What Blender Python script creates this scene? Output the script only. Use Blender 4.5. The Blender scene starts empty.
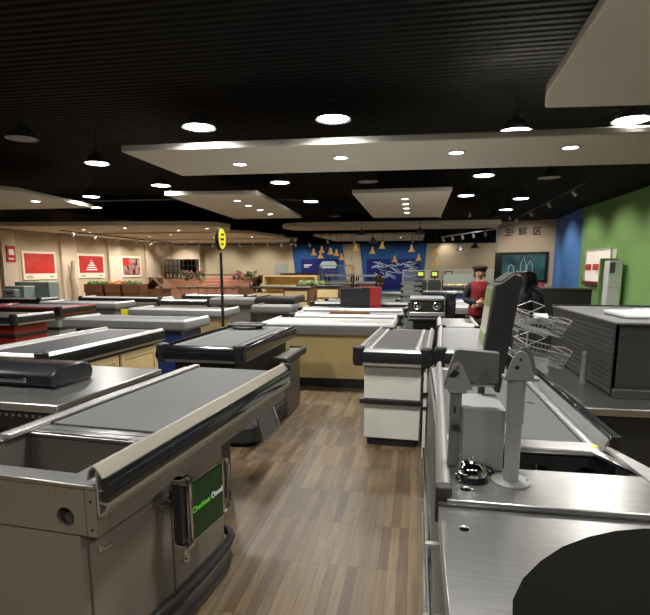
import bpy, bmesh, math, random
from math import sin, cos, pi, radians as R, atan, atan2, sqrt, hypot
from mathutils import Vector, Matrix
random.seed(7)
scene = bpy.context.scene
col = scene.collection

# ------------------------------------------------------------ camera
PITCH = atan(83/510.0); YAW = R(9.988); EYE = 1.55
cam_data = bpy.data.cameras.new('camera'); cam = bpy.data.objects.new('camera', cam_data); col.objects.link(cam)
cam_data.sensor_fit = 'HORIZONTAL'; cam_data.sensor_width = 36.0
cam_data.lens = 510/650*36.0
cam_data.shift_y = 45.5/650; cam_data.clip_end = 200
cam.location = (0, 0, EYE); cam.rotation_euler = (pi/2-PITCH, 0, YAW)
scene.camera = cam

# ------------------------------------------------------------ world, exposure
w = bpy.data.worlds.new('world'); scene.world = w; w.use_nodes = True
w.node_tree.nodes['Background'].inputs[0].default_value = (.8, .85, 1, 1)
w.node_tree.nodes['Background'].inputs[1].default_value = .15
scene.view_settings.view_transform = 'Standard'; scene.view_settings.look = 'None'
scene.view_settings.gamma = 1; scene.view_settings.use_curve_mapping = False
scene.view_settings.exposure = 0.0
LAMP_W = 74.0        # each high-bay lamp, watts
SPOT_W = 26.0        # each slab downlight
TRACK_W = 118.0      # the track light rows washing the walls

# ------------------------------------------------------------ materials
def mat(name, c, rough=.5, metal=0, bump=0, bscale=60, var=0, vscale=4, coat=0, emit=None, es=1, stretch=None, alpha=1, trans=0, spec=.5):
    m = bpy.data.materials.new(name); m.use_nodes = True
    nt = m.node_tree; b = nt.nodes['Principled BSDF']
    b.inputs['Base Color'].default_value = (*c, 1); b.inputs['Roughness'].default_value = rough
    b.inputs['Metallic'].default_value = metal; b.inputs['Coat Weight'].default_value = coat
    b.inputs['Alpha'].default_value = alpha; b.inputs['Transmission Weight'].default_value = trans
    b.inputs['Specular IOR Level'].default_value = spec
    if emit: b.inputs['Emission Color'].default_value = (*emit, 1); b.inputs['Emission Strength'].default_value = es
    def tex(scale, detail=4):
        n = nt.nodes.new('ShaderNodeTexNoise'); n.inputs['Scale'].default_value = scale; n.inputs['Detail'].default_value = detail
        t = nt.nodes.new('ShaderNodeTexCoord')
        if stretch:
            mp = nt.nodes.new('ShaderNodeMapping'); mp.inputs['Scale'].default_value = stretch
            nt.links.new(t.outputs['Object'], mp.inputs[0]); nt.links.new(mp.outputs[0], n.inputs['Vector'])
        else: nt.links.new(t.outputs['Object'], n.inputs['Vector'])
        return n
    if var:
        n = tex(vscale); r = nt.nodes.new('ShaderNodeValToRGB')
        r.color_ramp.elements[0].position = .3; r.color_ramp.elements[1].position = .7
        r.color_ramp.elements[0].color = (*[x*(1-var) for x in c], 1); r.color_ramp.elements[1].color = (*[min(1, x*(1+var)) for x in c], 1)
        nt.links.new(n.outputs[0], r.inputs[0]); nt.links.new(r.outputs[0], b.inputs['Base Color'])
    if bump:
        n = tex(bscale); bu = nt.nodes.new('ShaderNodeBump'); bu.inputs['Strength'].default_value = bump; bu.inputs['Distance'].default_value = .01
        nt.links.new(n.outputs[0], bu.inputs['Height']); nt.links.new(bu.outputs[0], b.inputs['Normal'])
    return m
M = {}
M['steel'] = mat('brushed_steel', (.54, .54, .53), .28, 1, .04, 40, .08, 6, stretch=(1, 18, 1))
M['alu'] = mat('satin_aluminium', (.50, .49, .475), .38, .7)
M['alu_warm'] = mat('champagne_aluminium', (.34, .305, .25), .45, .45)
M['chrome'] = mat('chrome', (.8, .8, .8), .08, 1)
M['taupe'] = mat('taupe_powder_coat', (.20, .17, .135), .5, .1, .06, 240, .05, 3)
M['taupe_dark'] = mat('dark_taupe_steel', (.13, .115, .10), .42, .3, .04, 200)
M['belt'] = mat('belt_rubber', (.085, .088, .092), .62, 0, .05, 300, .07, 2)
M['belt_dark'] = mat('dark_belt_rubber', (.05, .05, .058), .5, 0, .05, 300)
M['black'] = mat('black_plastic', (.012, .012, .013), .4)
M['gloss'] = mat('glossy_black_band', (.008, .009, .012), .12, 0, coat=.5)
M['rubber'] = mat('black_rubber', (.02, .02, .02), .6)
M['dark'] = mat('dark_grey_paint', (.020, .020, .0195), .5)
M['pad'] = mat('black_rubber_pad', (.004, .0038, .003), .85, 0, .05, 250, spec=.06)
M['grey'] = mat('grey_powder_coat', (.24, .245, .245), .42, .1, .04, 220)
M['grey_d'] = mat('mid_grey_powder_coat', (.125, .125, .12), .45, .1, .04, 220)
M['greygreen'] = mat('grey_green_paint', (.24, .28, .25), .5)
M['white'] = mat('cream_white_paint', (.60, .61, .56), .4)
M['white_rail'] = mat('white_rail', (.62, .62, .61), .35, .3)
M['beige'] = mat('beige_laminate', (.52, .40, .18), .45, 0, 0, 0, .06, 5)
M['navy'] = mat('navy_paint', (.012, .035, .16), .4)
M['red'] = mat('red_paint', (.21, .012, .012), .35, coat=.15)
M['redm'] = mat('red_fabric', (.22, .008, .015), .85, 0, .3, 150)
M['yellow'] = mat('yellow_plastic', (.80, .72, .04), .35)
M['blackcloth'] = mat('black_cloth', (.012, .012, .014), .8, 0, .2, 80)
M['skin'] = mat('skin', (.62, .36, .25), .5)
M['hair'] = mat('black_hair', (.006, .005, .005), .45, 0, .6, 60, stretch=(6, 6, .6))
M['hat'] = mat('brown_cap_wool', (.05, .02, .015), .9, 0, .4, 120)
M['lip'] = mat('lip', (.35, .06, .06), .5)
M['eye'] = mat('dark_eye', (.01, .008, .008), .2)
M['pine'] = mat('pine_wood', (.86, .66, .33), .45, 0, .03, 20, .08, 3, stretch=(1, 1, 12))
M['crate'] = mat('brown_crate_wood', (.17, .075, .03), .6, 0, .1, 20, .25, 3, stretch=(10, 1, 1))
M['pinkwood'] = mat('salmon_shelf_wood', (.50, .24, .15), .6, 0, 0, 0, .15, 3)
M['thatch'] = mat('brown_thatch', (.14, .075, .035), .9, 0, .8, 40, .3, 15)
M['leaf'] = mat('leafy_green', (.10, .17, .045), .7, 0, .5, 20, .4, 20)
M['carrot'] = mat('orange_root_vegetable', (.60, .22, .06), .6, 0, .4, 30, .3, 15)
M['potato'] = mat('yellow_root_vegetable', (.50, .40, .15), .7, 0, .4, 30, .2, 15)
M['wall'] = mat('beige_wall_paint', (.50, .40, .27), .8, 0, .03, 20, .03, 1)
M['wall_far'] = mat('sand_wall_paint', (.40, .34, .23), .8, 0, .03, 20, .03, 1)
M['pilaster'] = mat('pale_peach_paint', (.62, .50, .38), .8)
M['green'] = mat('green_wall_paint', (.24, .44, .15), .7, 0, .03, 20, .04, 1)
M['blue'] = mat('blue_wall_paint', (.09, .27, .70), .7, 0, .03, 20, .04, 1)
M['bluepanel'] = mat('blue_back_panel', (.010, .058, .19), .7, spec=.2)
M['royal'] = mat('royal_blue_print', (.004, .007, .09), .7, 0, 0, 0, .5, 1.2, spec=.2)
M['slab'] = mat('cream_ceiling_slab', (.72, .68, .59), .85, 0, .02, 10, .05, .6)
M['soffit'] = mat('warm_soffit', (.82, .73, .60), .85)
M['poster_red'] = mat('poster_red', (.46, .018, .010), .45, 0, 0, 0, .1, 2)
M['poster_white'] = mat('poster_cream', (.76, .68, .55), .5)
M['poster_pink'] = mat('poster_faint_pink', (.70, .10, .08), .5)
M['text'] = mat('white_print', (.85, .85, .85), .5)
M['lime'] = mat('lime_print', (.16, .75, .05), .5)
M['signgreen'] = mat('dark_green_sign', (.006, .032, .010), .35)
M['board'] = mat('dark_board', (.01, .012, .014), .25)
M['screen_teal'] = mat('teal_picture', (.03, .11, .13), .25, 0, 0, 0, .7, 1.5)
M['paleart'] = mat('pale_blue_print', (.35, .48, .52), .5)
M['glass'] = mat('clear_glass', (.9, .97, .95), .03, 0, alpha=.06, spec=.8)
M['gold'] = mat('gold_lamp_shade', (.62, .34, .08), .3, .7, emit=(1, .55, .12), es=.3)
M['dome'] = mat('lamp_dome_metal', (.25, .25, .26), .35, .6)
M['glow'] = mat('lamp_diffuser', (1, 1, 1), .5, emit=(.93, .96, 1), es=20)
M['glow_s'] = mat('downlight_lens', (1, 1, 1), .5, emit=(1, .97, .95), es=22)
M['glow_off'] = mat('unlit_diffuser', (.28, .28, .27), .5)
M['poster_lit'] = mat('lit_display_box', (.85, .82, .75), .5, emit=(1, .93, .8), es=.4)
M['paper'] = mat('white_paper', (.75, .76, .78), .5)
M['bag'] = mat('white_plastic_film', (.72, .74, .78), .25, 0, .8, 12)
M['marble'] = mat('thin_bark', (.35, .28, .20), .8, 0, .4, 20)
M['pink'] = mat('magenta_print', (.60, .08, .16), .5, 0, 0, 0, .3, 3)
M['flower'] = mat('mixed_flower_petals', (.55, .22, .22), .7, 0, 0, 0, .6, 30)
M['lcd_green'] = mat('lit_scale_screen', (.5, .7, .1), .4, emit=(.75, .9, .1), es=.25)
M['page'] = mat('monitor_page', (.60, .62, .50), .3)
M['page_green'] = mat('monitor_page_green', (.28, .36, .13), .3)
M['spot_yellow'] = mat('yellow_mark', (.75, .75, .05), .4)

def floor_mat():
    m = bpy.data.materials.new('laminate_planks'); m.use_nodes = True; nt = m.node_tree; b = nt.nodes['Principled BSDF']; L = nt.links.new
    t = nt.nodes.new('ShaderNodeTexCoord'); mp = nt.nodes.new('ShaderNodeMapping'); mp.inputs['Rotation'].default_value = (0, 0, R(90))
    L(t.outputs['Object'], mp.inputs[0])
    br = nt.nodes.new('ShaderNodeTexBrick'); L(mp.outputs[0], br.inputs['Vector'])
    br.inputs['Color1'].default_value = (.160, .110, .060, 1); br.inputs['Color2'].default_value = (.068, .044, .024, 1)
    br.inputs['Mortar'].default_value = (.05, .034, .02, 1); br.inputs['Scale'].default_value = 1
    br.inputs['Mortar Size'].default_value = .0012; br.inputs['Brick Width'].default_value = .46; br.inputs['Row Height'].default_value = .052
    br.offset = .37; br.offset_frequency = 1; br.inputs['Bias'].default_value = -.1
    mp2 = nt.nodes.new('ShaderNodeMapping'); mp2.inputs['Scale'].default_value = (30, 2.2, 1); L(t.outputs['Object'], mp2.inputs[0])
    n = nt.nodes.new('ShaderNodeTexNoise'); n.inputs['Scale'].default_value = 1.5; n.inputs['Detail'].default_value = 6; L(mp2.outputs[0], n.inputs['Vector'])
    mx = nt.nodes.new('ShaderNodeMix'); mx.data_type = 'RGBA'; mx.blend_type = 'OVERLAY'; mx.inputs['Factor'].default_value = .55
    L(br.outputs['Color'], mx.inputs[6]); L(n.outputs[0], mx.inputs[7]); L(mx.outputs[2], b.inputs['Base Color'])
    b.inputs['Roughness'].default_value = .42; b.inputs['Specular IOR Level'].default_value = .38
    return m
def ceil_mat():
    m = mat('black_slat_ceiling', (.0025, .0023, .002), .8, spec=.15); nt = m.node_tree; b = nt.nodes['Principled BSDF']; L = nt.links.new
    t = nt.nodes.new('ShaderNodeTexCoord'); wv = nt.nodes.new('ShaderNodeTexWave'); wv.bands_direction = 'Y'; wv.inputs['Scale'].default_value = 2.4
    wv.wave_profile = 'SIN'; L(t.outputs['Object'], wv.inputs['Vector'])
    bu = nt.nodes.new('ShaderNodeBump'); bu.inputs['Distance'].default_value = .02; bu.inputs['Strength'].default_value = 1
    L(wv.outputs[0], bu.inputs['Height']); L(bu.outputs[0], b.inputs['Normal'])
    return m
def collage_mat():
    m = mat('photo_collage', (.2, .1, .08), .5); nt = m.node_tree; b = nt.nodes['Principled BSDF']; L = nt.links.new
    t = nt.nodes.new('ShaderNodeTexCoord'); v = nt.nodes.new('ShaderNodeTexVoronoi'); v.inputs['Scale'].default_value = 5
    L(t.outputs['Object'], v.inputs['Vector']); r = nt.nodes.new('ShaderNodeValToRGB'); L(v.outputs['Color'], r.inputs[0])
    e = r.color_ramp.elements; e[0].color = (.02, .012, .02, 1); e[0].position = .3; e[1].color = (.6, .3, .25, 1); e[1].position = .8
    L(r.outputs[0], b.inputs['Base Color']); return m
M['floor'] = floor_mat(); M['ceil'] = ceil_mat(); M['collage'] = collage_mat()

# ------------------------------------------------------------ mesh helpers
class MB:
    def __init__(s): s.bm = bmesh.new(); s.mi = 0; s.mats = []
    def _fin(s, faces):
        for f in faces: f.material_index = s.mi
    def mat(s, i): s.mi = i; return s
    def hull8(s, P):
        v = [s.bm.verts.new(p) for p in P]
        s._fin([s.bm.faces.new([v[i] for i in q]) for q in ((0,3,2,1),(4,5,6,7),(0,1,5,4),(1,2,6,5),(2,3,7,6),(3,0,4,7))]); return s
    def box(s, x0, x1, y0, y1, z0, z1, M4=None):
        P = [(x0,y0,z0),(x1,y0,z0),(x1,y1,z0),(x0,y1,z0),(x0,y0,z1),(x1,y0,z1),(x1,y1,z1),(x0,y1,z1)]
        if M4: P = [M4 @ Vector(p) for p in P]
        return s.hull8(P)
    def prism(s, pts, axis, a, b, holes=None, M4=None):
        """closed outline pts extruded along axis ('x': pts=(y,z); 'y': pts=(x,z); 'z': pts=(x,y))"""
        def mk(p, t):
            q = {'x': (t, p[0], p[1]), 'y': (p[0], t, p[1]), 'z': (p[0], p[1], t)}[axis]
            return M4 @ Vector(q) if M4 else Vector(q)
        A = [s.bm.verts.new(mk(p, a)) for p in pts]; B = [s.bm.verts.new(mk(p, b)) for p in pts]; n = len(pts)
        fs = [s.bm.faces.new(A), s.bm.faces.new(B[::-1])]
        for i in range(n): fs.append(s.bm.faces.new([A[i], B[i], B[(i+1) % n], A[(i+1) % n]]))
        s._fin(fs); return s
    def tube(s, path, r, n=8, closed=False, caps=True):
        path = [Vector(p) for p in path]; rings = []; N = len(path)
        prev = None
        for i, p in enumerate(path):
            if closed: d = (path[(i+1) % N]-path[i-1])
            else: d = path[min(i+1, N-1)]-path[max(i-1, 0)]
            d.normalize()
            if prev is None:
                u = d.orthogonal().normalized()
            else:
                u = (prev-d*prev.dot(d))
                u = u.normalized() if u.length > 1e-5 else d.orthogonal().normalized()
            prev = u; v = d.cross(u)
            rr = r[i] if isinstance(r, (list, tuple)) else r
            rings.append([s.bm.verts.new(p+(u*cos(2*pi*k/n)+v*sin(2*pi*k/n))*rr) for k in range(n)])
        fs = []
        for i in range(N if closed else N-1):
            a, b = rings[i], rings[(i+1) % N]
            for k in range(n): fs.append(s.bm.faces.new([a[k], a[(k+1) % n], b[(k+1) % n], b[k]]))
        if not closed and caps: fs += [s.bm.faces.new(rings[0][::-1]), s.bm.faces.new(rings[-1])]
        s._fin(fs); return s
    def cyl(s, p, q, r, n=20, r2=None): return s.tube([p, q], [r, r if r2 is None else r2], n)
    def lathe(s, prof, c=(0,0,0), n=24, M4=None):
        rings = []
        for (r, z) in prof:
            if r < 1e-5: q = Vector((c[0], c[1], c[2]+z)); rings.append([s.bm.verts.new(M4 @ q if M4 else q)])
            else:
                ring = []
                for k in range(n):
                    q = Vector((c[0]+r*cos(2*pi*k/n), c[1]+r*sin(2*pi*k/n), c[2]+z)); ring.append(s.bm.verts.new(M4 @ q if M4 else q))
                rings.append(ring)
        fs = []
        for a, b in zip(rings[:-1], rings[1:]):
            for k in range(n):
                if len(a) == 1 and len(b) == 1: continue
                if len(a) == 1: fs.append(s.bm.faces.new([a[0], b[k], b[(k+1) % n]]))
                elif len(b) == 1: fs.append(s.bm.faces.new([a[k], b[0], a[(k+1) % n]]))
                else: fs.append(s.bm.faces.new([a[k], a[(k+1) % n], b[(k+1) % n], b[k]]))
        s._fin(fs); return s
    def ball(s, c, r, n=12, m=8, sc=(1,1,1), jit=0):
        g = bmesh.ops.create_uvsphere(s.bm, u_segments=n, v_segments=m, radius=r)
        for v in g['verts']:
            k = 1+random.uniform(-jit, jit)
            v.co = Vector((v.co.x*sc[0]*k+c[0], v.co.y*sc[1]*k+c[1], v.co.z*sc[2]*k+c[2]))
        s._fin({f for v in g['verts'] for f in v.link_faces}); return s
    def build(s, name, m, parent=None, bevel=0, seg=2, smooth=True, loc=None):
        me = bpy.data.meshes.new(name)
        bmesh.ops.recalc_face_normals(s.bm, faces=s.bm.faces[:])
        s.bm.to_mesh(me); s.bm.free()
        for mm in (m if isinstance(m, (list, tuple)) else [m]): me.materials.append(mm)
        if smooth:
            for p in me.polygons: p.use_smooth = True
            me.set_sharp_from_angle(angle=R(32))
        o = bpy.data.objects.new(name, me); col.objects.link(o)
        if loc: o.location = loc
        if parent: o.parent = parent
        if bevel:
            b = o.modifiers.new('bevel', 'BEVEL'); b.width = bevel; b.segments = seg; b.limit_method = 'ANGLE'; b.angle_limit = R(35)
            b.harden_normals = False
        return o
def tag(o, label, cat, group=None, kind=None):
    if label: o['label'] = label
    if cat: o['category'] = cat
    if group: o['group'] = group
    if kind: o['kind'] = kind
    return o
def thing(name, label, cat, loc=(0,0,0), rz=0, group=None):
    o = bpy.data.objects.new(name, None); col.objects.link(o); o.location = loc; o.rotation_euler = (0, 0, rz)
    o.empty_display_size = .1
    return tag(o, label, cat, group)
def struct(name, mb, m, bevel=0, smooth=False):
    o = mb.build(name, m, None, bevel, smooth=smooth); o['kind'] = 'structure'; return o
def copy_thing(root, loc, label, rz=None):
    r = root.copy(); col.objects.link(r); r.location = loc
    if rz is not None: r.rotation_euler = (0, 0, rz)
    if label: r['label'] = label
    for ch in list(root.children):
        c = ch.copy(); col.objects.link(c); c.parent = r
        for g in list(ch.children):
            d = g.copy(); col.objects.link(d); d.parent = c
    return r
def text_mesh(name, body, size, m, parent, M4, extrude=.0006):
    cu = bpy.data.curves.new(name, 'FONT'); cu.body = body; cu.size = size; cu.extrude = extrude; cu.offset = .004 if name == 'character' else 0; cu.align_x = 'CENTER'; cu.align_y = 'CENTER'
    t = bpy.data.objects.new(name+'_tmp', cu); col.objects.link(t)
    bpy.context.view_layer.update()
    me = bpy.data.meshes.new_from_object(t.evaluated_get(bpy.context.evaluated_depsgraph_get()))
    bpy.data.objects.remove(t); me.materials.clear(); me.materials.append(m); me.name = name
    me.transform(M4)
    o = bpy.data.objects.new(name, me); col.objects.link(o)
    if parent: o.parent = parent
    return o
def basis(origin, ex, ey):
    ex = Vector(ex).normalized(); ey = Vector(ey).normalized(); ez = ex.cross(ey)
    m = Matrix((ex, ey, ez)).transposed().to_4x4(); m.translation = Vector(origin); return m
def area_lamp(name, loc, size, power, color=(1,.97,.93), rot=(0,0,0), sizey=None, spread=None):
    l = bpy.data.lights.new(name, 'AREA'); l.energy = power; l.color = color; l.size = size
    if sizey: l.shape = 'RECTANGLE'; l.size_y = sizey
    else: l.shape = 'DISK'
    l.spread = R(152)
    o = bpy.data.objects.new(name, l); o.location = loc; o.rotation_euler = rot; col.objects.link(o); return o

# ------------------------------------------------------------ the room
XL, XR, YB, YF, ZC = -15.6, 7.0, 29.3, -7.0, 4.1
struct('floor', MB().box(-17, 9.0, YF-.2, YB+.3, -.1, 0), M['floor'])
struct('ceiling', MB().box(-17, 9.0, YF-.2, YB+.3, ZC, ZC+.2), M['ceil'])
struct('wall_rear', MB().box(-17, 9.0, YF-.2, YF, 0, ZC), M['dark'])
def WX(y): return -15.63+max(0, y-18.1)*.103
struct('wall_left', MB().prism([(-17,YF),(-15.63,YF),(-15.63,18.1),(WX(YB),YB),(-17,YB)], 'z', 0, ZC), M['wall'])
struct('wall_back', MB().box(-17, 4.3, YB, YB+.2, 0, 3.0).box(4.3, 9, YB+.1, YB+.2, 0, 3), M['wall_far'])
struct('wall_back_upper', MB().box(-17, 4.2, YB-.05, YB+.2, 3.0, ZC), M['ceil'])
struct('wall_right', MB().prism([(XR, YF), (9, YF), (9, 23.3), (6.78, 23.3), (XR-.02, 19)], 'z', 0, ZC), M['green'])
struct('wall_right_blue', MB().prism([(6.78, 23.3), (9, 23.3), (9, 28.3), (6.95, 28.3)], 'z', 0, ZC), M['blue'])
struct('wall_corner_front', MB().prism([(4.27, 29.4), (6.95, 28.25), (9, 28.3), (9, 29.4)], 'z', 0, ZC), M['pilaster'])
struct('trim_floor_strip', MB().box(-.905, -.899, 1.2, 7, 0, .002).box(-.865, -.858, 1.2, 7, 0, .002), M['grey_d'])
# hanging cream slabs
def slab(n, pts, z, m='slab', th=.1): return struct('ceiling_slab_%d' % n, MB().prism(pts, 'z', z, z+th), M[m], .02)
slab(1, [(-4.42,7.4),(2.87,7.6),(7.0,8.0),(7.0,9.8),(3.64,9.71),(-4.4,9.42)], 3.3)
slab(2, [(-5.95,11.75),(-3.72,11.95),(-3.9,17.5),(-6.25,17.45)], 3.3)
slab(3, [(-1.52,12.25),(.75,12.2),(.77,18),(-1.49,17.95)], 3.3)
slab(4, [(-8.92,10.6),(-9.14,13.68),(-15.5,13.5),(-12.9,7.5),(-10.3,8.6)], 3.3)
slab(5, [(1.34,6.28),(4.6,6.55),(4.6,3.2),(1.15,2.7),(1.24,5.8)], 3.3)
slab(6, [(-5.1,19.9),(-5.35,20.5),(-5.2,21.5),(-4.6,21.8),(3.1,21.8),(3.0,19.8),(-4.6,19.7)], 3.2, 'slab', .16)
slab(7, [(-4.9,24.5),(.36,24.1),(.34,29.2),(-4.5,29.2)], 3.15, 'slab')
slab(8, [(-15.55,16.7),(-8,17.6),(-7.2,18.1),(-7.0,19.0),(-7.6,20.5),(-15.5,20.3)], 3.12, 'soffit', .16)
slab(9, [(-15.5,20.6),(-7.7,20.9),(-7.0,21.6),(-6.3,24.5),(-15.3,24.6)], 3.08, 'soffit', .14)
slab(10, [(-15.3,24.9),(-6.4,24.9),(-6.0,26),(-6.9,29.0),(-15.1,29.0)], 3.05, 'soffit', .12)
# pilasters and inset bays on the left wall
for i, (y0, y1) in enumerate([(17.3,18.0),(20.35,21.25),(23.4,24.3),(26.4,29.3)]):
    struct('wall_left_pilaster_%d' % (i+1), MB().prism([(WX(y0)-.05,y0),(WX(y0)+.13,y0),(WX(y1)+.13,y1),(WX(y1)-.05,y1)], 'z', 0, 3.04), M['pilaster'])
# shopfront doorway shaped recess near the far left
struct('wall_back_pier', MB().box(-14.9, -12.6, YB-.4, YB, 0, 3), M['pilaster'], .05)
# blue sloped panels on the back wall
def bpanel(n, a, b, c, d):
    struct('trim_%d' % n, MB().prism([(a,3.0),(b,3.0),(c,0),(d,0)], 'y', YB-.16, YB), M['bluepanel'])
s_ = 29.15/27
bpanel(1, -6.54*s_, -3.85*s_, -3.55*s_, -6.25*s_)
bpanel(2, -2.93*s_, .52*s_, .22*s_, -2.6*s_)

# ------------------------------------------------------------ lamps
def highbay(loc, lit, label):
    t = thing('pendant_lamp', label, 'lamp', loc, 0, 'high bay lamps under the black ceiling')
    MB().lathe([(.03,.24),(.045,.24),(.06,.19),(.10,.16),(.17,.09),(.225,.012),(.235,0),(.225,.004),(.165,.08),(.09,.15),(0,.16)], n=28).build('dome', M['dome'], t)
    MB().lathe([(0,.02),(.19,.02),(.20,.012),(.19,.006),(0,.006)], n=28).build('diffuser', M['glow'] if lit else M['glow_off'], t)
    MB().cyl((0,0,.23), (0,0,ZC-loc[2]), .006, 6).build('cord', M['black'], t)
    if lit:
        a = area_lamp('lamp_light', (0,0,-.01), .36, LAMP_W, (1,.97,.90)); a.parent = t
    return t
HB = [(-1.13,7.03,1,'lit high bay lamp, largest and nearest the top middle, over the aisle'),
      (-3.03,7.09,1,'lit high bay lamp left of the aisle, above the left end of the long slab'),
      (1.34,8.07,1,'lit high bay lamp overlapping the right half of the long cream slab'),
      (2.75,7.75,1,'lit high bay lamp by the right edge, in front of the long slab'),
      (-5.91,9.06,1,'lit high bay lamp at upper left, left of the long slab end'),
      (-5.96,11.6,1,'lit high bay lamp just before the left corner of the square slab'),
      (-8.72,13.0,1,'lit high bay lamp behind the tip of the far left slab'),
      (-10.1,15.2,1,'lit high bay lamp at far left, above the beige soffit'),
      (-3.1,11.7,1,'lit high bay lamp between the long slab and the square slab, left of centre'),
      (-1.12,11.9,0,'unlit high bay lamp in front of the central square slab'),
      (-3.06,15.0,1,'lit high bay lamp in the gap between the two square slabs'),
      (1.35,11.6,1,'lit high bay lamp right of the central slab, nearer one of its pair'),
      (2.76,12.07,0,'dim high bay lamp nearest the green wall behind the long slab'),
      (1.26,14.55,1,'lit high bay lamp beside the far right corner of the central slab'),
      (2.82,15.4,1,'lit high bay lamp before the blue wall, middle one of its row'),
      (2.86,18.1,1,'lit high bay lamp farthest back on the right, before the sign wall'),
      (2.8,20.6,0,'small unlit high bay lamp farthest back near the blue wall'),
      (-3.0,19.2,0,'unlit high bay lamp behind the gap between the square slabs'),
      (-5.9,7.2,0,'unlit high bay lamp at the left edge of the picture')]
for x, y, lit, lb in HB: highbay((x, y, 3.5), lit, lb)
# the same lamps go on over and behind the camera
for x, y in [(-3.0,2.9),(.1,2.3),(2.9,2.6),(-3,-2.0),(0,-2.2),(2.6,-2.2),(-5.9,2.8)]:
    highbay((x, y, 3.6), 1, 'lit high bay lamp over the near counters, outside the picture')

# recessed downlights in the slabs and soffits
def downlight(x, y, z, label, r=.075, grp='round downlights in the slabs', power=0, light=True):
    r *= 1.35
    t = thing('downlight', label, 'downlight', (x, y, z), 0, grp)
    MB().lathe([(r,0),(r*1.25,0),(r*1.25,-.012),(r,-.012),(r*.96,-.004)], n=18).build('trim_ring', M['white_rail'], t)
    MB().lathe([(0,-.003),(r*.96,-.003)], n=18).build('lens', M['glow_s'], t)
    if power: a = area_lamp('downlight_light', (0,0,-.02), r*2, power, (1,.95,.88)); a.parent = t
for x, y, lb in [(-2.95,8.55,'first from the left'),(-1.22,8.35,'second from the left'),(.55,8.3,'third from the left'),(2.15,8.25,'fourth from the left')]:
    downlight(x, y, 3.3, 'round downlight in the long cream slab, '+lb, .08, power=SPOT_W)
for i, (x, y) in enumerate([(-4.55,12.9),(-4.58,13.9),(-4.57,14.95),(-4.6,16.1)]):
    downlight(x, y, 3.3, 'downlight in the left square slab, %s of its row of four' % ['nearest','second nearest','third nearest','farthest'][i], .065, 'downlight row in the left square slab', SPOT_W*.5)
for i, y in enumerate([13.3,14.3,15.3,16.4]):
    downlight(-.32, y, 3.3, 'downlight in the central square slab, %s of its row of four' % ['nearest','second nearest','third nearest','farthest'][i], .065, 'downlight row in the central square slab', SPOT_W*.5)
downlight(-9.7, 12.1, 3.3, 'downlight in the pointed slab at the left edge', .08, power=SPOT_W)
k = 0
for (x, y, z) in [(-12.9,18.6,3.12),(-10.9,18.2,3.12),(-9.4,19.6,3.12),(-10.6,21.3,3.08),(-8.6,22.0,3.08),(-12.2,22.4,3.08),(-7.9,18.9,3.12),(-9.6,23.7,3.08),(-11.9,26.3,3.05),(-9.3,26.4,3.05),(-7.4,26.6,3.05),(-13.6,20.0,3.12),(-7.6,23.4,3.08),(-13.7,24.1,3.08)]:
    downlight(x, y, z, 'small downlight in the stepped beige soffits at the left', .06, 'downlights in the left soffits', TRACK_W*.28)
for x in (-4.2, -2.2, -.8): downlight(x, 26.2, 3.15, 'small downlight in the far cream slab above the blue panels', .06, 'downlights in the far slab', TRACK_W*.25)

def track_spot(loc, aim, label, grp, power=0, lit=True):
    t = thing('track_spotlight', label, 'spotlight', loc, aim, grp)
    MB().cyl((0,0,0), (0,0,-.1), .012, 6).build('stem', M['white_rail'], t)
    q = Matrix.Translation((0,0,-.13)) @ Matrix.Rotation(R(48), 4, 'X')
    MB().lathe([(0,.09),(.045,.09),(.055,.03),(.065,-.09),(.06,-.09),(.05,-.06)], n=14, M4=q).build('lamp_head', M['white_rail'], t)
    MB().lathe([(0,-.07),(.055,-.07)], n=14, M4=q).build('lens', M['glow_s'] if lit else M['glow_off'], t)
    if power:
        l = bpy.data.lights.new('spot_light', 'SPOT'); l.energy = power; l.spot_size = R(95); l.spot_blend = .8; l.color = (1,.92,.80); l.shadow_soft_size = .08
        o = bpy.data.objects.new('spot_light', l); col.objects.link(o); o.parent = t; o.location = (0,0,-.2); o.location += q.to_3x3() @ Vector((0,0,-.1)); o.rotation_euler = (R(48),0,0)
# tracks run in front of the back wall, the left wall and the side of the sign wall
tr = thing('lighting_track', 'white lighting track slanting away beside the beige sign wall', 'lighting track', (0,0,0))
MB().tube([(3.9,22.2,3.3),(1.3,28.8,3.3)], .03, 6).build('rail', M['white_rail'], tr)
for i in range(7):
    f = i/6; track_spot((3.85-2.45*f, 22.4+6.2*f, 3.28), R(-20), 'lit track spotlight in the row slanting beside the sign wall', 'spotlights on the slanting track', TRACK_W*.35 if i % 2 == 0 else 0)
tr = thing('lighting_track', 'dark lighting track running along in front of the back wall', 'lighting track', (0,0,0))
MB().box(-14.5, -5.2, 27.18, 27.22, 2.98, 3.02).build('rail', M['black'], tr)
for i in range(12):
    track_spot((-14.2+i*.78, 27.2, 3.0), 0, 'small track spotlight aimed at the far sand wall', 'spotlights before the back wall', TRACK_W*1.7 if i % 3 == 1 else 0, i % 2 == 0)
for i, x in enumerate([-4.6,-3.2,-1.7,-.2,1.0,2.3]):
    track_spot((x, 24.2 if x > .4 else 26.9, 3.15 if x < .4 else 4.1), 0, 'small white spotlight hanging before the blue back panels', 'spotlights before the blue panels', TRACK_W*.9, i % 2 == 0)
tr = thing('lighting_track', 'dark lighting track along the left poster wall', 'lighting track', (0,0,0))
MB().box(-13.22, -13.18, 17.6, 26.5, 3.0, 3.04).build('rail', M['black'], tr)
for i in range(6):
    track_spot((-13.2, 18.3+i*1.55, 3.0), R(90), 'track spotlight washing the left poster wall', 'spotlights before the poster wall', TRACK_W*1.2, True)
tr = thing('lighting_track', 'short lighting track in front of the green and blue walls', 'lighting track', (0,0,0))
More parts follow.
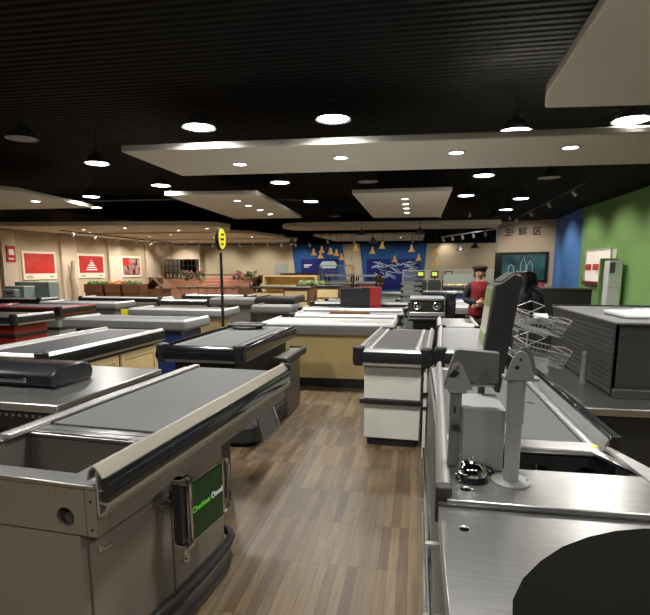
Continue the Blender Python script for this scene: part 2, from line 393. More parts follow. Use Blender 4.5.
MB().box(4.48, 4.52, 15.5, 26, 3.9, 3.94).cyl((4.5,17,3.9),(4.5,17,4.1),.01,6).cyl((4.5,24,3.9),(4.5,24,4.1),.01,6).build('rail', M['black'], tr)
for i in range(4):
    track_spot((4.5, 16.5+i*2.9, 3.9), R(-90), 'track spotlight washing the green and blue walls', 'spotlights before the green wall', TRACK_W*1.5, True)
track_spot((4.3, 26.0, 4.1), R(-25), 'spotlight over the beige sign wall', 'spotlights before the green wall', TRACK_W*2.2, True)
# conduit hanging under the ceiling
tag(MB().tube([(-12,12.5,3.75),(-10.5,13.2,3.6),(-9.3,13.7,3.5),(-8,14.1,3.55),(-5.5,14.6,3.62),(-3,15.6,3.62)], .025, 6).build('cable_conduit', M['grey_d']), 'grey cable conduit sagging under the black ceiling at left', 'conduit')

# gold bell pendants near the back
def gold_pendant(x, y, z, label):
    t = thing('gold_pendant_lamp', label, 'lamp', (x, y, z), 0, 'gold bell lamps before the blue panels')
    MB().lathe([(.03,.28),(.04,.25),(.035,.18),(.065,.15),(.075,.09),(.125,.03),(.135,0),(.12,.01),(.065,.09),(.03,.16)], n=18).build('lamp_shade', M['gold'], t)
    MB().ball((0,0,.05), .045, 10, 6).build('bulb', M['glow_s'], t)
    MB().cyl((0,0,.28), (0,0,(3.15 if y > 24.4 else 4.1)-z), .008, 6).build('cord', M['black'], t)
for x, y, z, lb in [(-4.47,22.5,2.20,'leftmost of the left cluster'),(-4.2,23.0,2.32,'tallest of the left cluster'),(-4.07,22.0,2.05,'lowest of the left cluster'),(-3.86,23.5,2.26,'middle right of the left cluster'),(-3.68,22.2,2.22,'front right of the left cluster'),(-3.5,22.8,2.18,'rightmost of the left cluster'),(-3.45,24.0,2.02,'small one under the left cluster'),
                    (-2.83,23,1.55,'low one between the two blue panels'),(-2.49,21.5,2.35,'high at the left end of the right row'),(-1.88,22.5,2.25,'second of the right row'),(-1.4,21.5,2.42,'third of the right row, high'),(-.94,23,1.9,'small low one, centre of the right row'),(-.2,21.3,2.28,'large one right of the row centre'),(.1,23,1.95,'small one near the right panel edge'),(.78,22,2.15,'large one at the right edge of the right panel'),(.82,23.2,1.78,'lowest one at the right edge of the right panel')]:
    gold_pendant(x, y, z, 'gold bell pendant lamp, '+lb)
for x, y, z, lit, lb in [(-1.98,18.9,2.78,1,'lit white cone pendant above the right blue panel, left one'),(-1.7,20.5,2.6,0,'dark cone pendant beside the lit white cone pendant'),(.1,18.9,2.8,0,'dark cone pendant above the right end of the right blue panel'),(-5.2,21.5,2.62,1,'small cone pendant at the top left of the left blue panel'),(2.55,24,2.5,1,'flat cone pendant before the plain wall, upper one'),(2.0,25,2.45,1,'flat cone pendant before the plain wall, lower one')]:
    t = thing('cone_pendant_lamp', lb, 'lamp', (x, y, z))
    MB().lathe([(.02,.24),(.05,.22),(.19,.02),(.20,0),(.17,.01),(.04,.2)], n=20).build('lamp_shade', M['dome'], t)
    MB().lathe([(0,.03),(.15,.03)], n=20).build('diffuser', M['glow'] if lit else M['glow_off'], t)
    MB().cyl((0,0,.22), (0,0,4.1-z), .01, 6).build('cord', M['black'], t)

# ------------------------------------------------------------ wall pictures and signs
def wall_left_poster(name, label, y0, y1, z0, z1, kind):
    t = thing(name, label, 'poster', (WX((y0+y1)/2), (y0+y1)/2, z0), -atan(.103)); W = (y1-y0)/2; H = z1-z0
    MB().box(0, .05, -W, W, 0, H).build('frame', M['poster_white'], t, .01)
    f = .2
    if kind == 'collage':
        MB().box(.05, .056, -W+.12, W-.12, .12, H-.1).build('picture', M['collage'], t)
        MB().box(.056, .06, -W+.12, -W+.62, H-.5, H-.1).build('caption_block', M['poster_red'], t)
        return
    MB().box(.05, .056, -W+.1, W-.1, H*.22, H-.1).build('picture', M['poster_red'], t)
    d = MB()
    if kind == 'dots':
        for i in range(9):
            yy = -W*.7+i*W*.175
            for j in range(3): d.box(.056, .059, yy-.02, yy+.02, H*.42+j*.13+.05*((i*7) % 3), H*.42+j*.13+.06+.05*((i*7) % 3))
        d.build('dotted_figure', M['poster_pink'], t)
    else:
        for i, w_ in enumerate([.04,.12,.22,.30,.36]): d.box(.056, .059, -w_, w_, H*.70-i*.105, H*.70-i*.105+.05)
        d.build('line_pyramid', M['text'], t)
    MB().box(.05,.057, -W+.15, -W+.5, .08, .1).box(.05,.057, -W+.15, -W+.45, .13, .15).box(.05,.057, W-.4, W-.2, .1, .14).build('small_print', M['grey_d'], t)
wall_left_poster('wall_poster', 'red poster with faint pale dotted figures, left poster on the beige wall', 18.35, 20.1, 1.15, 2.32, 'dots')
wall_left_poster('wall_poster', 'red poster with a white pyramid of lines on the beige wall', 21.35, 23.15, 1.17, 2.3, 'pyramid')
wall_left_poster('wall_poster', 'dark photo collage poster with a red corner, rightmost on the beige wall', 24.4, 26.05, 1.17, 2.27, 'collage')
t = thing('wall_sign', 'small red and white wall sign cut by the left edge', 'sign', (-15.50, 17.7, 1.85))
MB().box(0, .04, -.22, .22, 0, .62).build('sign_panel', M['poster_red'], t); MB().box(.04, .045, -.15, .12, .1, .16).box(.04,.045,-.12,.14,.28,.5).build('sign_mark', M['text'], t)
# prints on the blue panels
def backprint(name, label, x0, x1, z0, z1): 
    t = thing(name, label, 'banner', ((x0+x1)/2, YB-.16, z0)); W = (x1-x0)/2
    MB().box(-W, W, -.04, 0, 0, z1-z0).build('print', M['royal'], t); return t, W, z1-z0
t, W, H = backprint('wall_banner', 'royal blue banner with a pale shape, on the left blue panel', -6.5, -4.35, .5, 2.16)
MB().box(-W+.15, -W+.6, -.046, -.04, H-.35, H-.31).box(-W+.15, -W+.45, -.046, -.04, H-.45, H-.42).build('small_print', M['text'], t)
MB().prism([(.1,1.15),(.9,1.15),(1.0,1.35),(.85,1.55),(.2,1.55),(0,1.35)], 'y', -.05, -.04).build('pale_shape', M['paleart'], t)
t, W, H = backprint('wall_banner', 'royal blue banner with white lightning streaks, on the right blue panel', -2.75, .22, .5, 2.16)
d = MB(); rs = random.Random(8)
for j in range(30):
    x, z = rs.uniform(-W+.15, W-.5), rs.uniform(.6, H-.15); pts = [(x, -.045, z)]
    for q in range(5):
        x += rs.uniform(.05, .2); z += rs.uniform(-.13, .10)
        if x > W-.05 or z > H-.05 or z < .1: break
        pts.append((x, -.045, z))
    if len(pts) > 2: d.tube(pts, [.016*(1-i/len(pts))+.004 for i in range(len(pts))], 5)
d.build('lightning_streaks', M['paleart'], t)
# sign wall: characters, dark framed picture, pink lower print (its own slanting frame)
A0, A1 = Vector((6.9, 28.27, 0)), Vector((4.3, 29.39, 0)); ex = (A0-A1).normalized()
def onwall(s, z, off=0): n = Vector((ex.y, -ex.x, 0)); return A1+ex*s+n*off+Vector((0,0,z))
B = basis(onwall(1.28, 3.52, .03), ex, (0,0,1))
t = thing('wall_lettering', 'black Chinese characters high on the beige sign wall', 'sign', B.translation)
Bl = B.copy(); Bl.translation = Vector((0,0,0))
for i, ch in enumerate('生鲜区'):
    text_mesh('character', ch, .46, M['blackcloth'], t, Bl @ Matrix.Translation(((i-1)*.72, 0, 0)), .01)
Bp = basis(onwall(1.32, 1.68, .0), ex, (0,0,1)); Bl = Bp.copy(); Bl.translation = Vector((0,0,0))
t = thing('framed_picture', 'large dark framed picture with teal scene on the beige sign wall', 'picture', Bp.translation)
MB().box(-1.42, 1.30, -.74, .80, 0, .12, Bl).build('frame', M['board'], t, .01)
MB().box(-.98, 1.18, -.62, .66, .12, .13, Bl).build('picture', M['screen_teal'], t)
d = MB()
for cx, hh in [(.12,.55),(.45,.35),(-.5,.15)]:
    d.tube([Bl @ Vector(p) for p in [(cx-.14,-.45,.135),(cx-.13,hh*.3,.135),(cx,hh,.135),(cx+.13,hh*.3,.135),(cx+.14,-.45,.135)]], .03, 6)
d.build('pale_bottles', M['paleart'], t)
Bp = basis(onwall(1.7, .45, .0), ex, (0,0,1)); Bl = Bp.copy(); Bl.translation = Vector((0,0,0))
tag(MB().box(-.9, .8, -.3, .4, 0, .05, Bl).build('wall_banner', M['pink'], loc=Bp.translation), 'magenta pink print low on the beige sign wall under the dark picture', 'banner')
# lit display niche in the green wall
t = thing('display_case', 'lit cream display niche with three red marks on the green wall', 'display case', (6.82, 21.1, 1.12))
MB().box(-.05, .1, -1.35, 1.35, 0, 1.16).build('back_panel', M['poster_lit'], t)
MB().box(-.10, -.05, -1.42, -1.35, -.05, 1.2).box(-.10,-.05,1.35,1.42,-.05,1.2).box(-.10,-.05,-1.42,1.42,1.16,1.22).build('frame', M['white'], t)
MB().box(-.14, -.05, -1.42, 1.42, -.12, 0).build('sill', M['red'], t)
for q in (-.85, 0, .85):
    f = MB().lathe([(0,.42),(.16,.42),(.17,.55),(.15,.66),(0,.66)], (-.06,q,-.0), 12).build('red_mark', M['poster_pink'], t)
# standing air conditioner
t = thing('air_conditioner', 'tall white standing air conditioner beside the green wall', 'air conditioner', (6.60, 19.0, 0))
MB().box(-.22, .22, -.22, .22, 0, 1.86).build('body', M['paper'], t, .03)
MB().box(-.19, -.02, -.235, -.22, 1.45, 1.8).build('air_grille', M['grey_d'], t)
MB().box(-.20,.20,-.225,-.22,.95,.96).build('seam', M['grey_d'], t)
tag(MB().prism([(0,0),(.55,0),(.55,.12),(0,.12)],'z',0,1.95).build('wall_cover_panel', M['green'], loc=(6.35,19.5,0)), 'green painted panel standing just behind the white air conditioner', 'panel')
t = thing('potted_plant', 'small dark green bush at the foot of the blue wall', 'plant', (5.9, 22.6, 0))
MB().lathe([(0,0),(.16,0),(.22,.4),(.19,.4),(0,.36)], n=16).build('pot', M['dark'], t)
d = MB(); rs = random.Random(3)
for i in range(90):
    a, e, l = rs.uniform(0,2*pi), rs.uniform(.2,1.4), rs.uniform(.3,.6); v = Vector((cos(a)*cos(e), sin(a)*cos(e), sin(e)))*l
    n = v.cross(Vector((0,0,1))).normalized()*.04; p = Vector((0,0,.4))
    q = [p+v*.5-n, p+v, p+v*.5+n, p+v*.2]; d.bm.faces.new([d.bm.verts.new(x) for x in q])
d.build('foliage', M['leaf'], t)

# ------------------------------------------------------------ counter helpers
from mathutils.geometry import tessellate_polygon
def circ(cx, cy, r, n=20, sy=1): return [(cx+r*cos(2*pi*k/n), cy+sy*r*sin(2*pi*k/n)) for k in range(n)]
def holed(mb, outer, holes, axis, a, b):
    """plate with real holes"""
    loops = [outer]+holes; flat = [p for l in loops for p in l]
    tris = tessellate_polygon([[Vector((p[0], p[1], 0)) for p in l] for l in loops])
    mk = lambda p, t: {'x': (t,p[0],p[1]), 'y': (p[0],t,p[1]), 'z': (p[0],p[1],t)}[axis]
    A = [mb.bm.verts.new(mk(p, a)) for p in flat]; B = [mb.bm.verts.new(mk(p, b)) for p in flat]; fs = []
    for t in tris:
        try: fs.append(mb.bm.faces.new([A[i] for i in t])); fs.append(mb.bm.faces.new([B[i] for i in reversed(t)]))
        except ValueError: pass
    i0 = 0
    for l in loops:
        n = len(l)
        for i in range(n): j = (i+1) % n; fs.append(mb.bm.faces.new([A[i0+i], A[i0+j], B[i0+j], B[i0+i]]))
        i0 += n
    mb._fin(fs); return mb
def sweep(mb, prof, path, closed=False):
    """profile (outward, z) swept along a flat path (x, y); outward is to the right of travel"""
    N = len(path); P = [Vector(p) for p in path]; rings = []
    for i in range(N):
        def nrm(a, b): d = (b-a).normalized(); return Vector((d.y, -d.x))
        ns = []
        if closed or i > 0: ns.append(nrm(P[i-1], P[i]))
        if closed or i < N-1: ns.append(nrm(P[i], P[(i+1) % N]))
        m = sum(ns, Vector((0, 0)))/len(ns); m = m/max(.2, m.length_squared)
        rings.append([mb.bm.verts.new((P[i].x+m.x*o, P[i].y+m.y*o, z)) for o, z in prof])
    fs = []; n = len(prof)
    for i in range(N if closed else N-1):
        a, b = rings[i], rings[(i+1) % N]
        for k in range(n): fs.append(mb.bm.faces.new([a[k], a[(k+1) % n], b[(k+1) % n], b[k]]))
    if not closed: fs += [mb.bm.faces.new(rings[0]), mb.bm.faces.new(rings[-1][::-1])]
    mb._fin(fs); return mb
def roundrect(x0, x1, y0, y1, r, n=4):
    out = []
    for cx, cy, a in ((x1-r,y0+r,-90),(x1-r,y1-r,0),(x0+r,y1-r,90),(x0+r,y0+r,180)):
        for k in range(n+1): q = R(a+90*k/n); out.append((cx+r*cos(q), cy+r*sin(q)))
    return out
def lip(z, h=.13, o=.045):   # upper ramp, band and lower lip of a checkout's side rail
    up = [(0,z),(.008,z+.022),(.022,z+.026),(.034,z+.016),(o,z-h*.02),(o-.006,z-h*.02),(.028,z+.010),(.012,z+.012)]
    band = [(o-.012,z-h*.02),(o+.006,z-h*.02),(o+.016,z-h*.45),(o+.010,z-h*.72),(o-.012,z-h*.72)]
    low = [(o-.012,z-h*.72),(o+.008,z-h*.72),(o-.002,z-h*.92),(-.005,z-h),(-.01,z-h*.95)]
    return up, band, low

def checkout(name, label, loc, rz, W, L, body, rail='alu', band='black', top='steel', belt='belt', group='showroom checkout counters',
             z=.86, corner=True, strip=None, plinth=.08, door=None, inset=.06, split=None, beltx=None, panel=None, front=True, plinth_out=0, tray=False, low_rail=None):
    """local frame: near-left corner at 0,0; W along x, L along y"""
    t = thing(name, label, 'checkout counter', (loc[0], loc[1], 0), rz, group)
    low_rail = low_rail or rail
    i = inset
    MB().box(i, W-i, i, L-i, plinth, z-.1).build('body', M[body], t, .008)
    p = -plinth_out
    MB().prism(roundrect(i+.02+p, W-i-.02-p, i+.02+p, L-i-.02-p, .05), 'z', 0, plinth).build('plinth', M['black'], t, .006)
    b0, b1 = (beltx or (.1, W-.1))
    MB().box(0, W, 0, L, z-.1, z).build('top_frame', M[top], t, .004)
    if belt: MB().box(b0, b1, .1, L-.12, z, z+.005).build('conveyor_belt', M[belt], t)
    path = [(0, L), (0, 0), (W, 0), (W, L)] ; 
    up, bd, lw = lip(z)
    mir = path if True else path
    sweep(MB(), up, mir).build('rail', M[rail], t)
    sweep(MB(), bd, mir).build('rail_band', M[band], t)
    sweep(MB(), lw, mir).build('rail_lip', M[low_rail], t)
    if corner:
        for x, s in ((0,-1), (W,1)):
            MB().prism(circ(x+s*.01, -.01, .055, 12), 'z', z-.125, z+.04).build('corner_cap', M['black'], t, .012)
    if strip is not None:
        sweep(MB(), [(0,strip-.025),(.03,strip-.02),(.035,strip),(.03,strip+.02),(0,strip+.025)], [(i, L-i), (i, i), (W-i, i), (W-i, L-i)]).build('bumper_strip', M['black'], t)
    if panel:   # framed wooden door panels along the right side and the near end
        for a in panel:
            q = MB(); y0, y1 = a
            q.box(W-i, W-i+.012, y0, y1, plinth+.04, z-.16)
            o = q.build('panel', M['pine'], t, .004)
            f = MB()
            f.box(W-i+.012, W-i+.022, y0, y0+.07, plinth+.04, z-.16).box(W-i+.012, W-i+.022, y1-.07, y1, plinth+.04, z-.16)
            f.box(W-i+.012, W-i+.022, y0+.07, y1-.07, plinth+.04, plinth+.11).box(W-i+.012, W-i+.022, y0+.07, y1-.07, z-.23, z-.16)
            f.build('panel_frame', M['pine'], o, .004)
    return t

# ------------------------------------------------------------ near left checkout (taupe, with the sign)
A = thing('checkout_counter', 'near taupe checkout counter on the left with grey belt and dark bagging well', 'checkout counter', (-1.010, 1.415, 0), R(-4.2))
z = .86
f = MB()
holed(f, [(-.75,.675),(-.045,.675),(-.045,.845),(-.75,.845)], [circ(-.125,.732,.035,24), circ(-.6,.732,.035,24)], 'y', .0, .012)
f.box(-.185,-.180,-.001,0,.80,.82).box(-.165,-.160,-.001,0,.80,.82)
f.build('end_fascia', M['taupe'], A)
MB().box(-.75,-.06,.10,.115,.66,.80).build('duct_panel', M['dark'], A)
MB().box(-.043,.0,-.002,.06,.672,.845).build('corner_post', M['taupe'], A, .004)
MB().cyl((-.02,-.0045,.70),(-.02,-.001,.70),.0045,10).cyl((-.02,-.0045,.80),(-.02,-.001,.80),.0045,10).build('bolt', M['black'], A)
# side and inside walls of the well
MB().box(-.012,.0,.06,1.93,.675,.845).box(-.75,-.738,.012,1.93,.675,.845).box(-.738,-.012,1.918,1.93,.675,.845).build('side_fascia', M['taupe'], A)
MB().box(-.66,-.13,.06,.42,.60,.605).box(-.665,-.66,.06,.42,.605,.845).box(-.13,-.125,.06,.42,.605,.845).box(-.66,-.13,.42,.425,.605,.845).box(-.66,-.13,.055,.06,.605,.845).build('bagging_well', M['taupe_dark'], A)
holed(MB(), [(-.76,-.012),(.004,-.012),(.004,.56),(-.76,.56)], [[(-.665,.07),(-.125,.07),(-.125,.40),(-.665,.40)], [(-.055,.18),(-.02,.18),(-.02,.33),(-.055,.33)]], 'z', .845, .86).build('top_frame', M['steel'], A, .003)
MB().box(-.62,-.16,.405,.43,.86,.868).box(-.64,-.07,.46,.50,.86,.864).build('edge_strip', M['steel'], A, .003)
MB().box(-.056,-.019,.178,.332,.80,.845).build('slot_filler', M['crate'], A)
MB().box(-.76,.004,.56,1.935,.845,.86).build('belt_bed', M['steel'], A)
MB().box(-.63,-.045,.52,1.90,.86,.869).build('conveyor_belt', M['belt'], A, .004)
MB().box(-.685,-.64,.30,1.93,.86,.883).build('inner_rail', M['alu'], A, .005)
MB().box(-.638,-.633,.52,1.9,.86,.872).build('belt_gap', M['black'], A)
y0, y1 = 0.0, 1.90
up = [(-.030,.872),(-.022,.905),(-.008,.922),(.004,.922),(.016,.908),(.032,.884),(.028,.880),(.012,.900),(.002,.914),(-.006,.914),(-.018,.900),(-.024,.872)]
MB().prism([(x,zz) for x,zz in up], 'y', y0, y1).build('rail', M['alu_warm'], A)
MB().prism([(.022,.884),(.040,.884),(.050,.865),(.052,.835),(.048,.805),(.022,.800)], 'y', y0+.004, y1-.01).build('rail_band', M['gloss'], A)
MB().prism([(.022,.800),(.048,.800),(.047,.785),(.036,.760),(.014,.747),(.004,.747),(.004,.752),(.012,.756),(.030,.770),(.038,.790),(.022,.793)], 'y', y0, y1).build('rail_lip', M['alu_warm'], A)
MB().box(.004,.012,0,y1,.747,.90).box(.012,.026,0,y1,.838,.842).box(.012,.026,0,y1,.795,.799).build('rail_web', M['alu'], A)
MB().prism([(-.04,.86),(.045,.86),(.05,.92),(-.03,.925)], 'y', y1, y1+.02).build('rail_end_cap', M['black'], A, .006)
# lower body
MB().prism([(-.72,.03),(-.10,.03),(-.030,.985),(-.72,.985)],'z',.10,.675).build('body', M['taupe'], A, .003)
MB().box(-.60,-.36,1.06,1.80,.0,.70).build('rear_support', M['dark'], A, .01)
Dm = Matrix.Translation((-.10,.03,0)) @ Matrix.Rotation(-atan2(.057,.77), 4, 'Z')
dr = MB().box(0,.004,.035,.50,.12,.600,Dm).build('door', M['taupe'], A, .0015)
MB().box(.001,.0055,.029,.505,.600,.6045,Dm).box(.001,.0055,.028,.032,.12,.604,Dm).box(.001,.0055,.502,.506,.12,.604,Dm).build('door_edge', M['taupe_dark'], dr)
for yy, zz in ((.07,.56),(.425,.56)):
    MB().box(.004,.014,yy,yy+.06,zz-.010,zz+.012,Dm).box(.014,.022,yy+.015,yy+.06,zz-.004,zz+.004,Dm).build('door_lock', M['chrome'], dr, .002)
MB().box(0,.003,.515,.95,.12,.66,Dm).build('side_panel', M['taupe'], A, .001)
MB().prism([(-.70,.06),(-.10,.06),(-.04,.2),(.005,.42),(.025,.68),(.025,.88),(.005,.97),(-.04,1.03),(-.70,1.05)], 'z', 0, .10).build('plinth', M['taupe_dark'], A, .01)
cv = [(-.09,.03),(-.03,.2),(.015,.42),(.035,.68),(.035,.88),(.015,.98),(-.03,1.04),(-.10,1.06),(-.3,1.06)]
sweep(MB(), [(-.02,.135),(.006,.135),(.018,.15),(.018,.165),(.006,.18),(-.02,.18)], [(x,y) for x,y in cv]).build('bumper_strip', M['black'], A, .003)
sweep(MB(), [(-.03,.03),(.0,.03),(.01,.045),(.0,.06),(-.03,.06)], [(x-.005,y) for x,y in cv]).build('lower_bumper', M['black'], A)
# the swinging sign on that counter
S = thing('closed_sign', 'dark green Checkout Closed sign in a chrome tube frame on the taupe counter', 'sign', (-.965, 1.875, 0), R(-8))
lx = .05
fr = [(lx,.02,.40),(lx,.02,.665)]
pts = [(lx,.03,.40),(lx,.31,.40)]+[(lx,.31+.05*sin(R(a)),.45-.05*cos(R(a))) for a in (30,60,90)]+[(lx,.31+.05*cos(R(a)),.62+.05*sin(R(a))) for a in (0,30,60,90)]+[(lx,.03,.67)]
MB().tube(pts, .0085, 10, closed=True).tube([(lx+.004,.30,.41),(lx+.004,.30,.66)], .006, 8).build('chrome_frame', M['chrome'], S)
MB().box(lx-.003,lx+.003,.03,.292,.41,.66).build('sign_panel', M['signgreen'], S)
Bm = Matrix.Translation((lx+.0035,.161,.535)) @ Matrix(((0,0,1),(1,0,0),(0,1,0))).to_4x4()
text_mesh('word_checkout', 'Checkout', .036, M['lime'], S, Bm @ Matrix.Translation((-.052,-.0,0)))
text_mesh('word_closed', 'Closed', .036, M['text'], S, Bm @ Matrix.Translation((.080,.0,0)))
MB().box(-.012,.03,-.01,.035,.405,.69).build('hinge_bracket', M['dark'], S, .003)
MB().box(-.012,.06,-.015,.04,.672,.69).cyl((.05,.012,.685),(.05,.012,.705),.012,12).build('upper_clamp', M['chrome'], S)
MB().box(-.012,.06,-.012,.035,.385,.40).cyl((.03,.012,.33),(.03,.012,.39),.014,12).ball((.03,.012,.33),.02,10,8).build('lower_clamp', M['chrome'], S)

# ------------------------------------------------------------ cashier unit beside it
Bc = thing('cashier_counter', 'stainless topped cashier unit left of the taupe counter carrying a black scanner', 'checkout counter', (-3.0, 2.33, 0), R(-3))
MB().box(0,1.20,0,1.02,.825,.86).build('worktop', M['steel'], Bc, .006)
MB().box(0,1.21,-.012,0,.82,.862).build('front_edge', M['alu'], Bc, .004)
MB().box(0,.02,0,1,.1,.825).box(1.16,1.18,.0,1,.1,.825).box(0,1.18,.5,.52,.1,.825).box(0,1.18,0,1,.1,.12).build('body', M['grey_d'], Bc)
MB().box(.02,1.15,.0,.02,.72,.81).build('upper_fascia', M['dark'], Bc)
d = MB()
for i in range(14): d.cyl((.55+i*.042,-.003,.795),(.55+i*.042,.0,.795),.009,8)
d.build('vent_hole', M['grey'], Bc)['kind'] = 'stuff'
MB().prism([(.88,.30),(.96,.29),(.97,.31),(.89,.32)],'z',.86,.8605).build('cable_slot', M['black'], Bc)
Sc = thing('scanner', 'long black glossy scanner housing with chrome slot on the stainless top', 'scanner', (-2.68, 2.64, .861), R(-3))
pr = [(0,0),(.30,0),(.33,.05),(.31,.115),(.25,.15),(.05,.15),(0,.11)]
MB().prism([(y,zz) for y,zz in [(0,0),(.34,0),(.36,.05),(.34,.09),(.27,.118),(.07,.118),(.0,.085),(-.01,.07),(-.01,.02)]], 'x', -.6, .60).build('housing', M['board'], Sc, .010, 2)
MB().box(-.55,.42,-.020,.0,.028,.056).build('chrome_slot', M['chrome'], Sc, .006)
MB().lathe([(.035,0),(.035,.004),(0,.004)], (-.05,.2,.118)).build('scan_window', M['glass'], Sc)

# ------------------------------------------------------------ further left counters
checkout('checkout_counter', 'checkout with silver rails and pine door panels behind the black scanner', (-3.64, 3.62), R(-1.5), .68, 1.88, 'taupe', 'alu', 'black', 'steel', 'belt_dark', panel=[(.35,1.05),(1.10,1.80)], inset=.03)
D = checkout('checkout_counter', 'black railed checkout with grey belt and rounded bumper left of the aisle', (-2.19, 4.18), R(-1), .70, 1.80, 'dark', 'gloss', 'gloss', 'grey_d', 'belt', corner=True, plinth=.20, plinth_out=.0, z=.87, strip=None, low_rail='grey')
MB().prism(roundrect(-.03,.86,-.06,1.5,.16), 'z', .02, .20).build('bumper_skirt', M['rubber'], D, .03)
MB().box(.70,.86,.90,1.70,.58,.64).build('side_shelf', M['taupe'], D, .03)
sweep(MB(), [(0,.56),(.03,.57),(.04,.61),(.03,.65),(0,.655)], [(.70,.89),(.86,.89),(.86,1.70),(.70,1.70)]).build('shelf_bumper', M['dark'], D, .008)
MB().box(.84,.87,.95,1.50,0,.57).build('side_leg_panel', M['taupe_dark'], D, .006)
MB().tube([(.78,.15,.55),(.90,.30,.66),(.90,.30,.58)], .012, 8).build('chrome_arm', M['chrome'], D)
t = thing('closed_sign', 'small framed sign seen from behind leaning by the black checkout', 'sign', (-1.24, 3.95, .14))
Q = [Vector(p) for p in [(-1.28, 3.95, 0.35), (-1.15, 3.95, 0.49), (-1.08, 3.95, 0.27), (-1.22, 3.95, 0.12)]]; c0 = Vector((-1.24, 3.95, .14)); Q = [q-c0 for q in Q]; nrm = Vector((.012,.012,0))
MB().hull8([Q[3],Q[2],Q[2]+nrm,Q[3]+nrm,Q[0],Q[1],Q[1]+nrm,Q[0]+nrm]).build('sign_panel', M['grey_d'], t)
MB().tube(Q, .009, 8, closed=True).build('chrome_frame', M['chrome'], t)
MB().tube([(Q[0]+Q[1])/2, (Q[0]+Q[1])/2+Vector((-.05,.12,.02)), Vector((-.15,.28,.10))], .012, 8).build('bracket', M['black'], t)
t = thing('display_plinth', 'low round black turntable lying on the far end of the black checkout', 'turntable', (-1.93, 5.70, .8765))
MB().lathe([(0,0),(.17,0),(.185,.015),(.17,.03),(0,.03)], n=28, c=(0,0,0)).box(-.2,.2,-.1,.1,.03,.045).build('base', M['dark'], t, .004)
MB().tube([(-.2,-.12,.05),(.2,-.12,.05),(.2,.12,.05),(-.2,.12,.05)], .008, 6, closed=True).build('wire_rim', M['grey'], t)

# white cabinet checkout in the aisle centre and its neighbour
G = checkout('checkout_counter', 'cream white cabinet checkout with black bumpers facing down the aisle', (-.455, 4.36), R(-3), .55, 1.70, 'white', 'white_rail', 'black', 'steel', 'belt_dark', inset=.03, strip=.41, plinth=.07, z=.86, low_rail='white_rail')
MB().box(.47,.50,.1,1.6,.86,.875).box(.06,.09,.1,1.6,.86,.872).build('belt_guide', M['white_rail'], G, .004)
MB().lathe([(0,0),(.03,0),(.03,.02),(0,.03)],(.1,1.62,.865),12).build('sensor_knob', M['black'], G)
checkout('checkout_counter', 'white checkout partly hidden right of the cream cabinet checkout', (.24, 4.42), R(-3), .55, 1.9, 'white', 'white_rail', 'black', 'grey', None, inset=.03, strip=.41, plinth=.07, z=.86)

# ------------------------------------------------------------ row of counters across the middle: (x_left, x_right, y_front, depth, ...)
def cross(label, x0, x1, y, L, body, rail, z=.86, **k):
    if k.get('band') == 'alu':
        k['band'] = 'grey'; k.setdefault('low_rail', 'grey_d'); rail = 'white_rail'  # silver rails: highlight put into the rail colour, shadow into band and lip
    return checkout(k.pop('name','checkout_counter'), label, (x0, y), k.pop('rz', 0), x1-x0, L, body, rail, z=z, **k)
cross('wide beige fronted checkout with pale rail and dark plinth behind the cream cabinet', -1.98, -.30, 6.55, .95, 'beige', 'alu', plinth=.12, corner=False, band='alu', low_rail='alu', top='alu', belt=None, inset=.03, z=.84)
cross('long pale silver topped counter right behind the beige fronted checkout', -1.84, -.22, 7.62, .75, 'white', 'white_rail', band='alu', top='grey', belt=None, z=.86)
cross('pale silver counter with wooden tray, second behind the beige checkout', -1.98, -.17, 8.80, .70, 'pine', 'white_rail', band='alu', top='steel', belt=None, z=.87)
cross('pale silver counter third behind the beige checkout', -2.04, -.10, 10.22, .8, 'grey', 'white_rail', band='black', top='grey', belt=None, z=.88)
cross('thin grey railed counter before the red and black box', -1.94, -.40, 11.3, .8, 'grey_d', 'alu', top='steel', belt='belt_dark', z=.88)
tag(MB().box(0,.62,0,.14,0,.045).build('wooden_tray', M['crate'], loc=(-1.32,7.95,.862)), 'flat dark wooden board lying on the pale silver counter', 'board')
t = thing('equipment_box', 'black box with a red end standing in the middle of the showroom', 'box', (-1.40, 9.62, 0))
MB().box(0,.56,0,.5,.0,1.22).build('body', M['board'], t, .01); MB().box(.56,.75,0,.5,0,1.22).box(.40,.75,-.01,.3,1.22,1.235).build('red_end', M['red'], t, .01)
t = thing('weighing_counter', 'dark counter with two round chrome rings right of the middle', 'counter', (-.08, 8.5, 0))
MB().box(0,.55,0,.8,.74,1.08).box(.05,.5,.05,.7,0,.74).build('body', M['dark'], t, .02)
MB().box(-.01,.56,-.02,.8,1.06,1.10).build('top_rail', M['grey'], t, .01)
MB().box(-.01,.56,-.03,0,.80,.87).build('front_rail', M['alu'], t, .01); MB().box(-.02,.57,-.05,.0,.72,.78).build('bumper_strip', M['black'], t, .02)
for q in (.12, .43):
    MB().tube([(q+.055*cos(a*pi/8), -.012, .97+.055*sin(a*pi/8)) for a in range(16)], .009, 8, closed=True).lathe([(0,0),(.03,0),(.025,.01),(0,.012)], n=12, M4=Matrix.Translation((q,-.0,.97)) @ Matrix.Rotation(R(90),4,'X')).build('chrome_ring', M['chrome'], t)

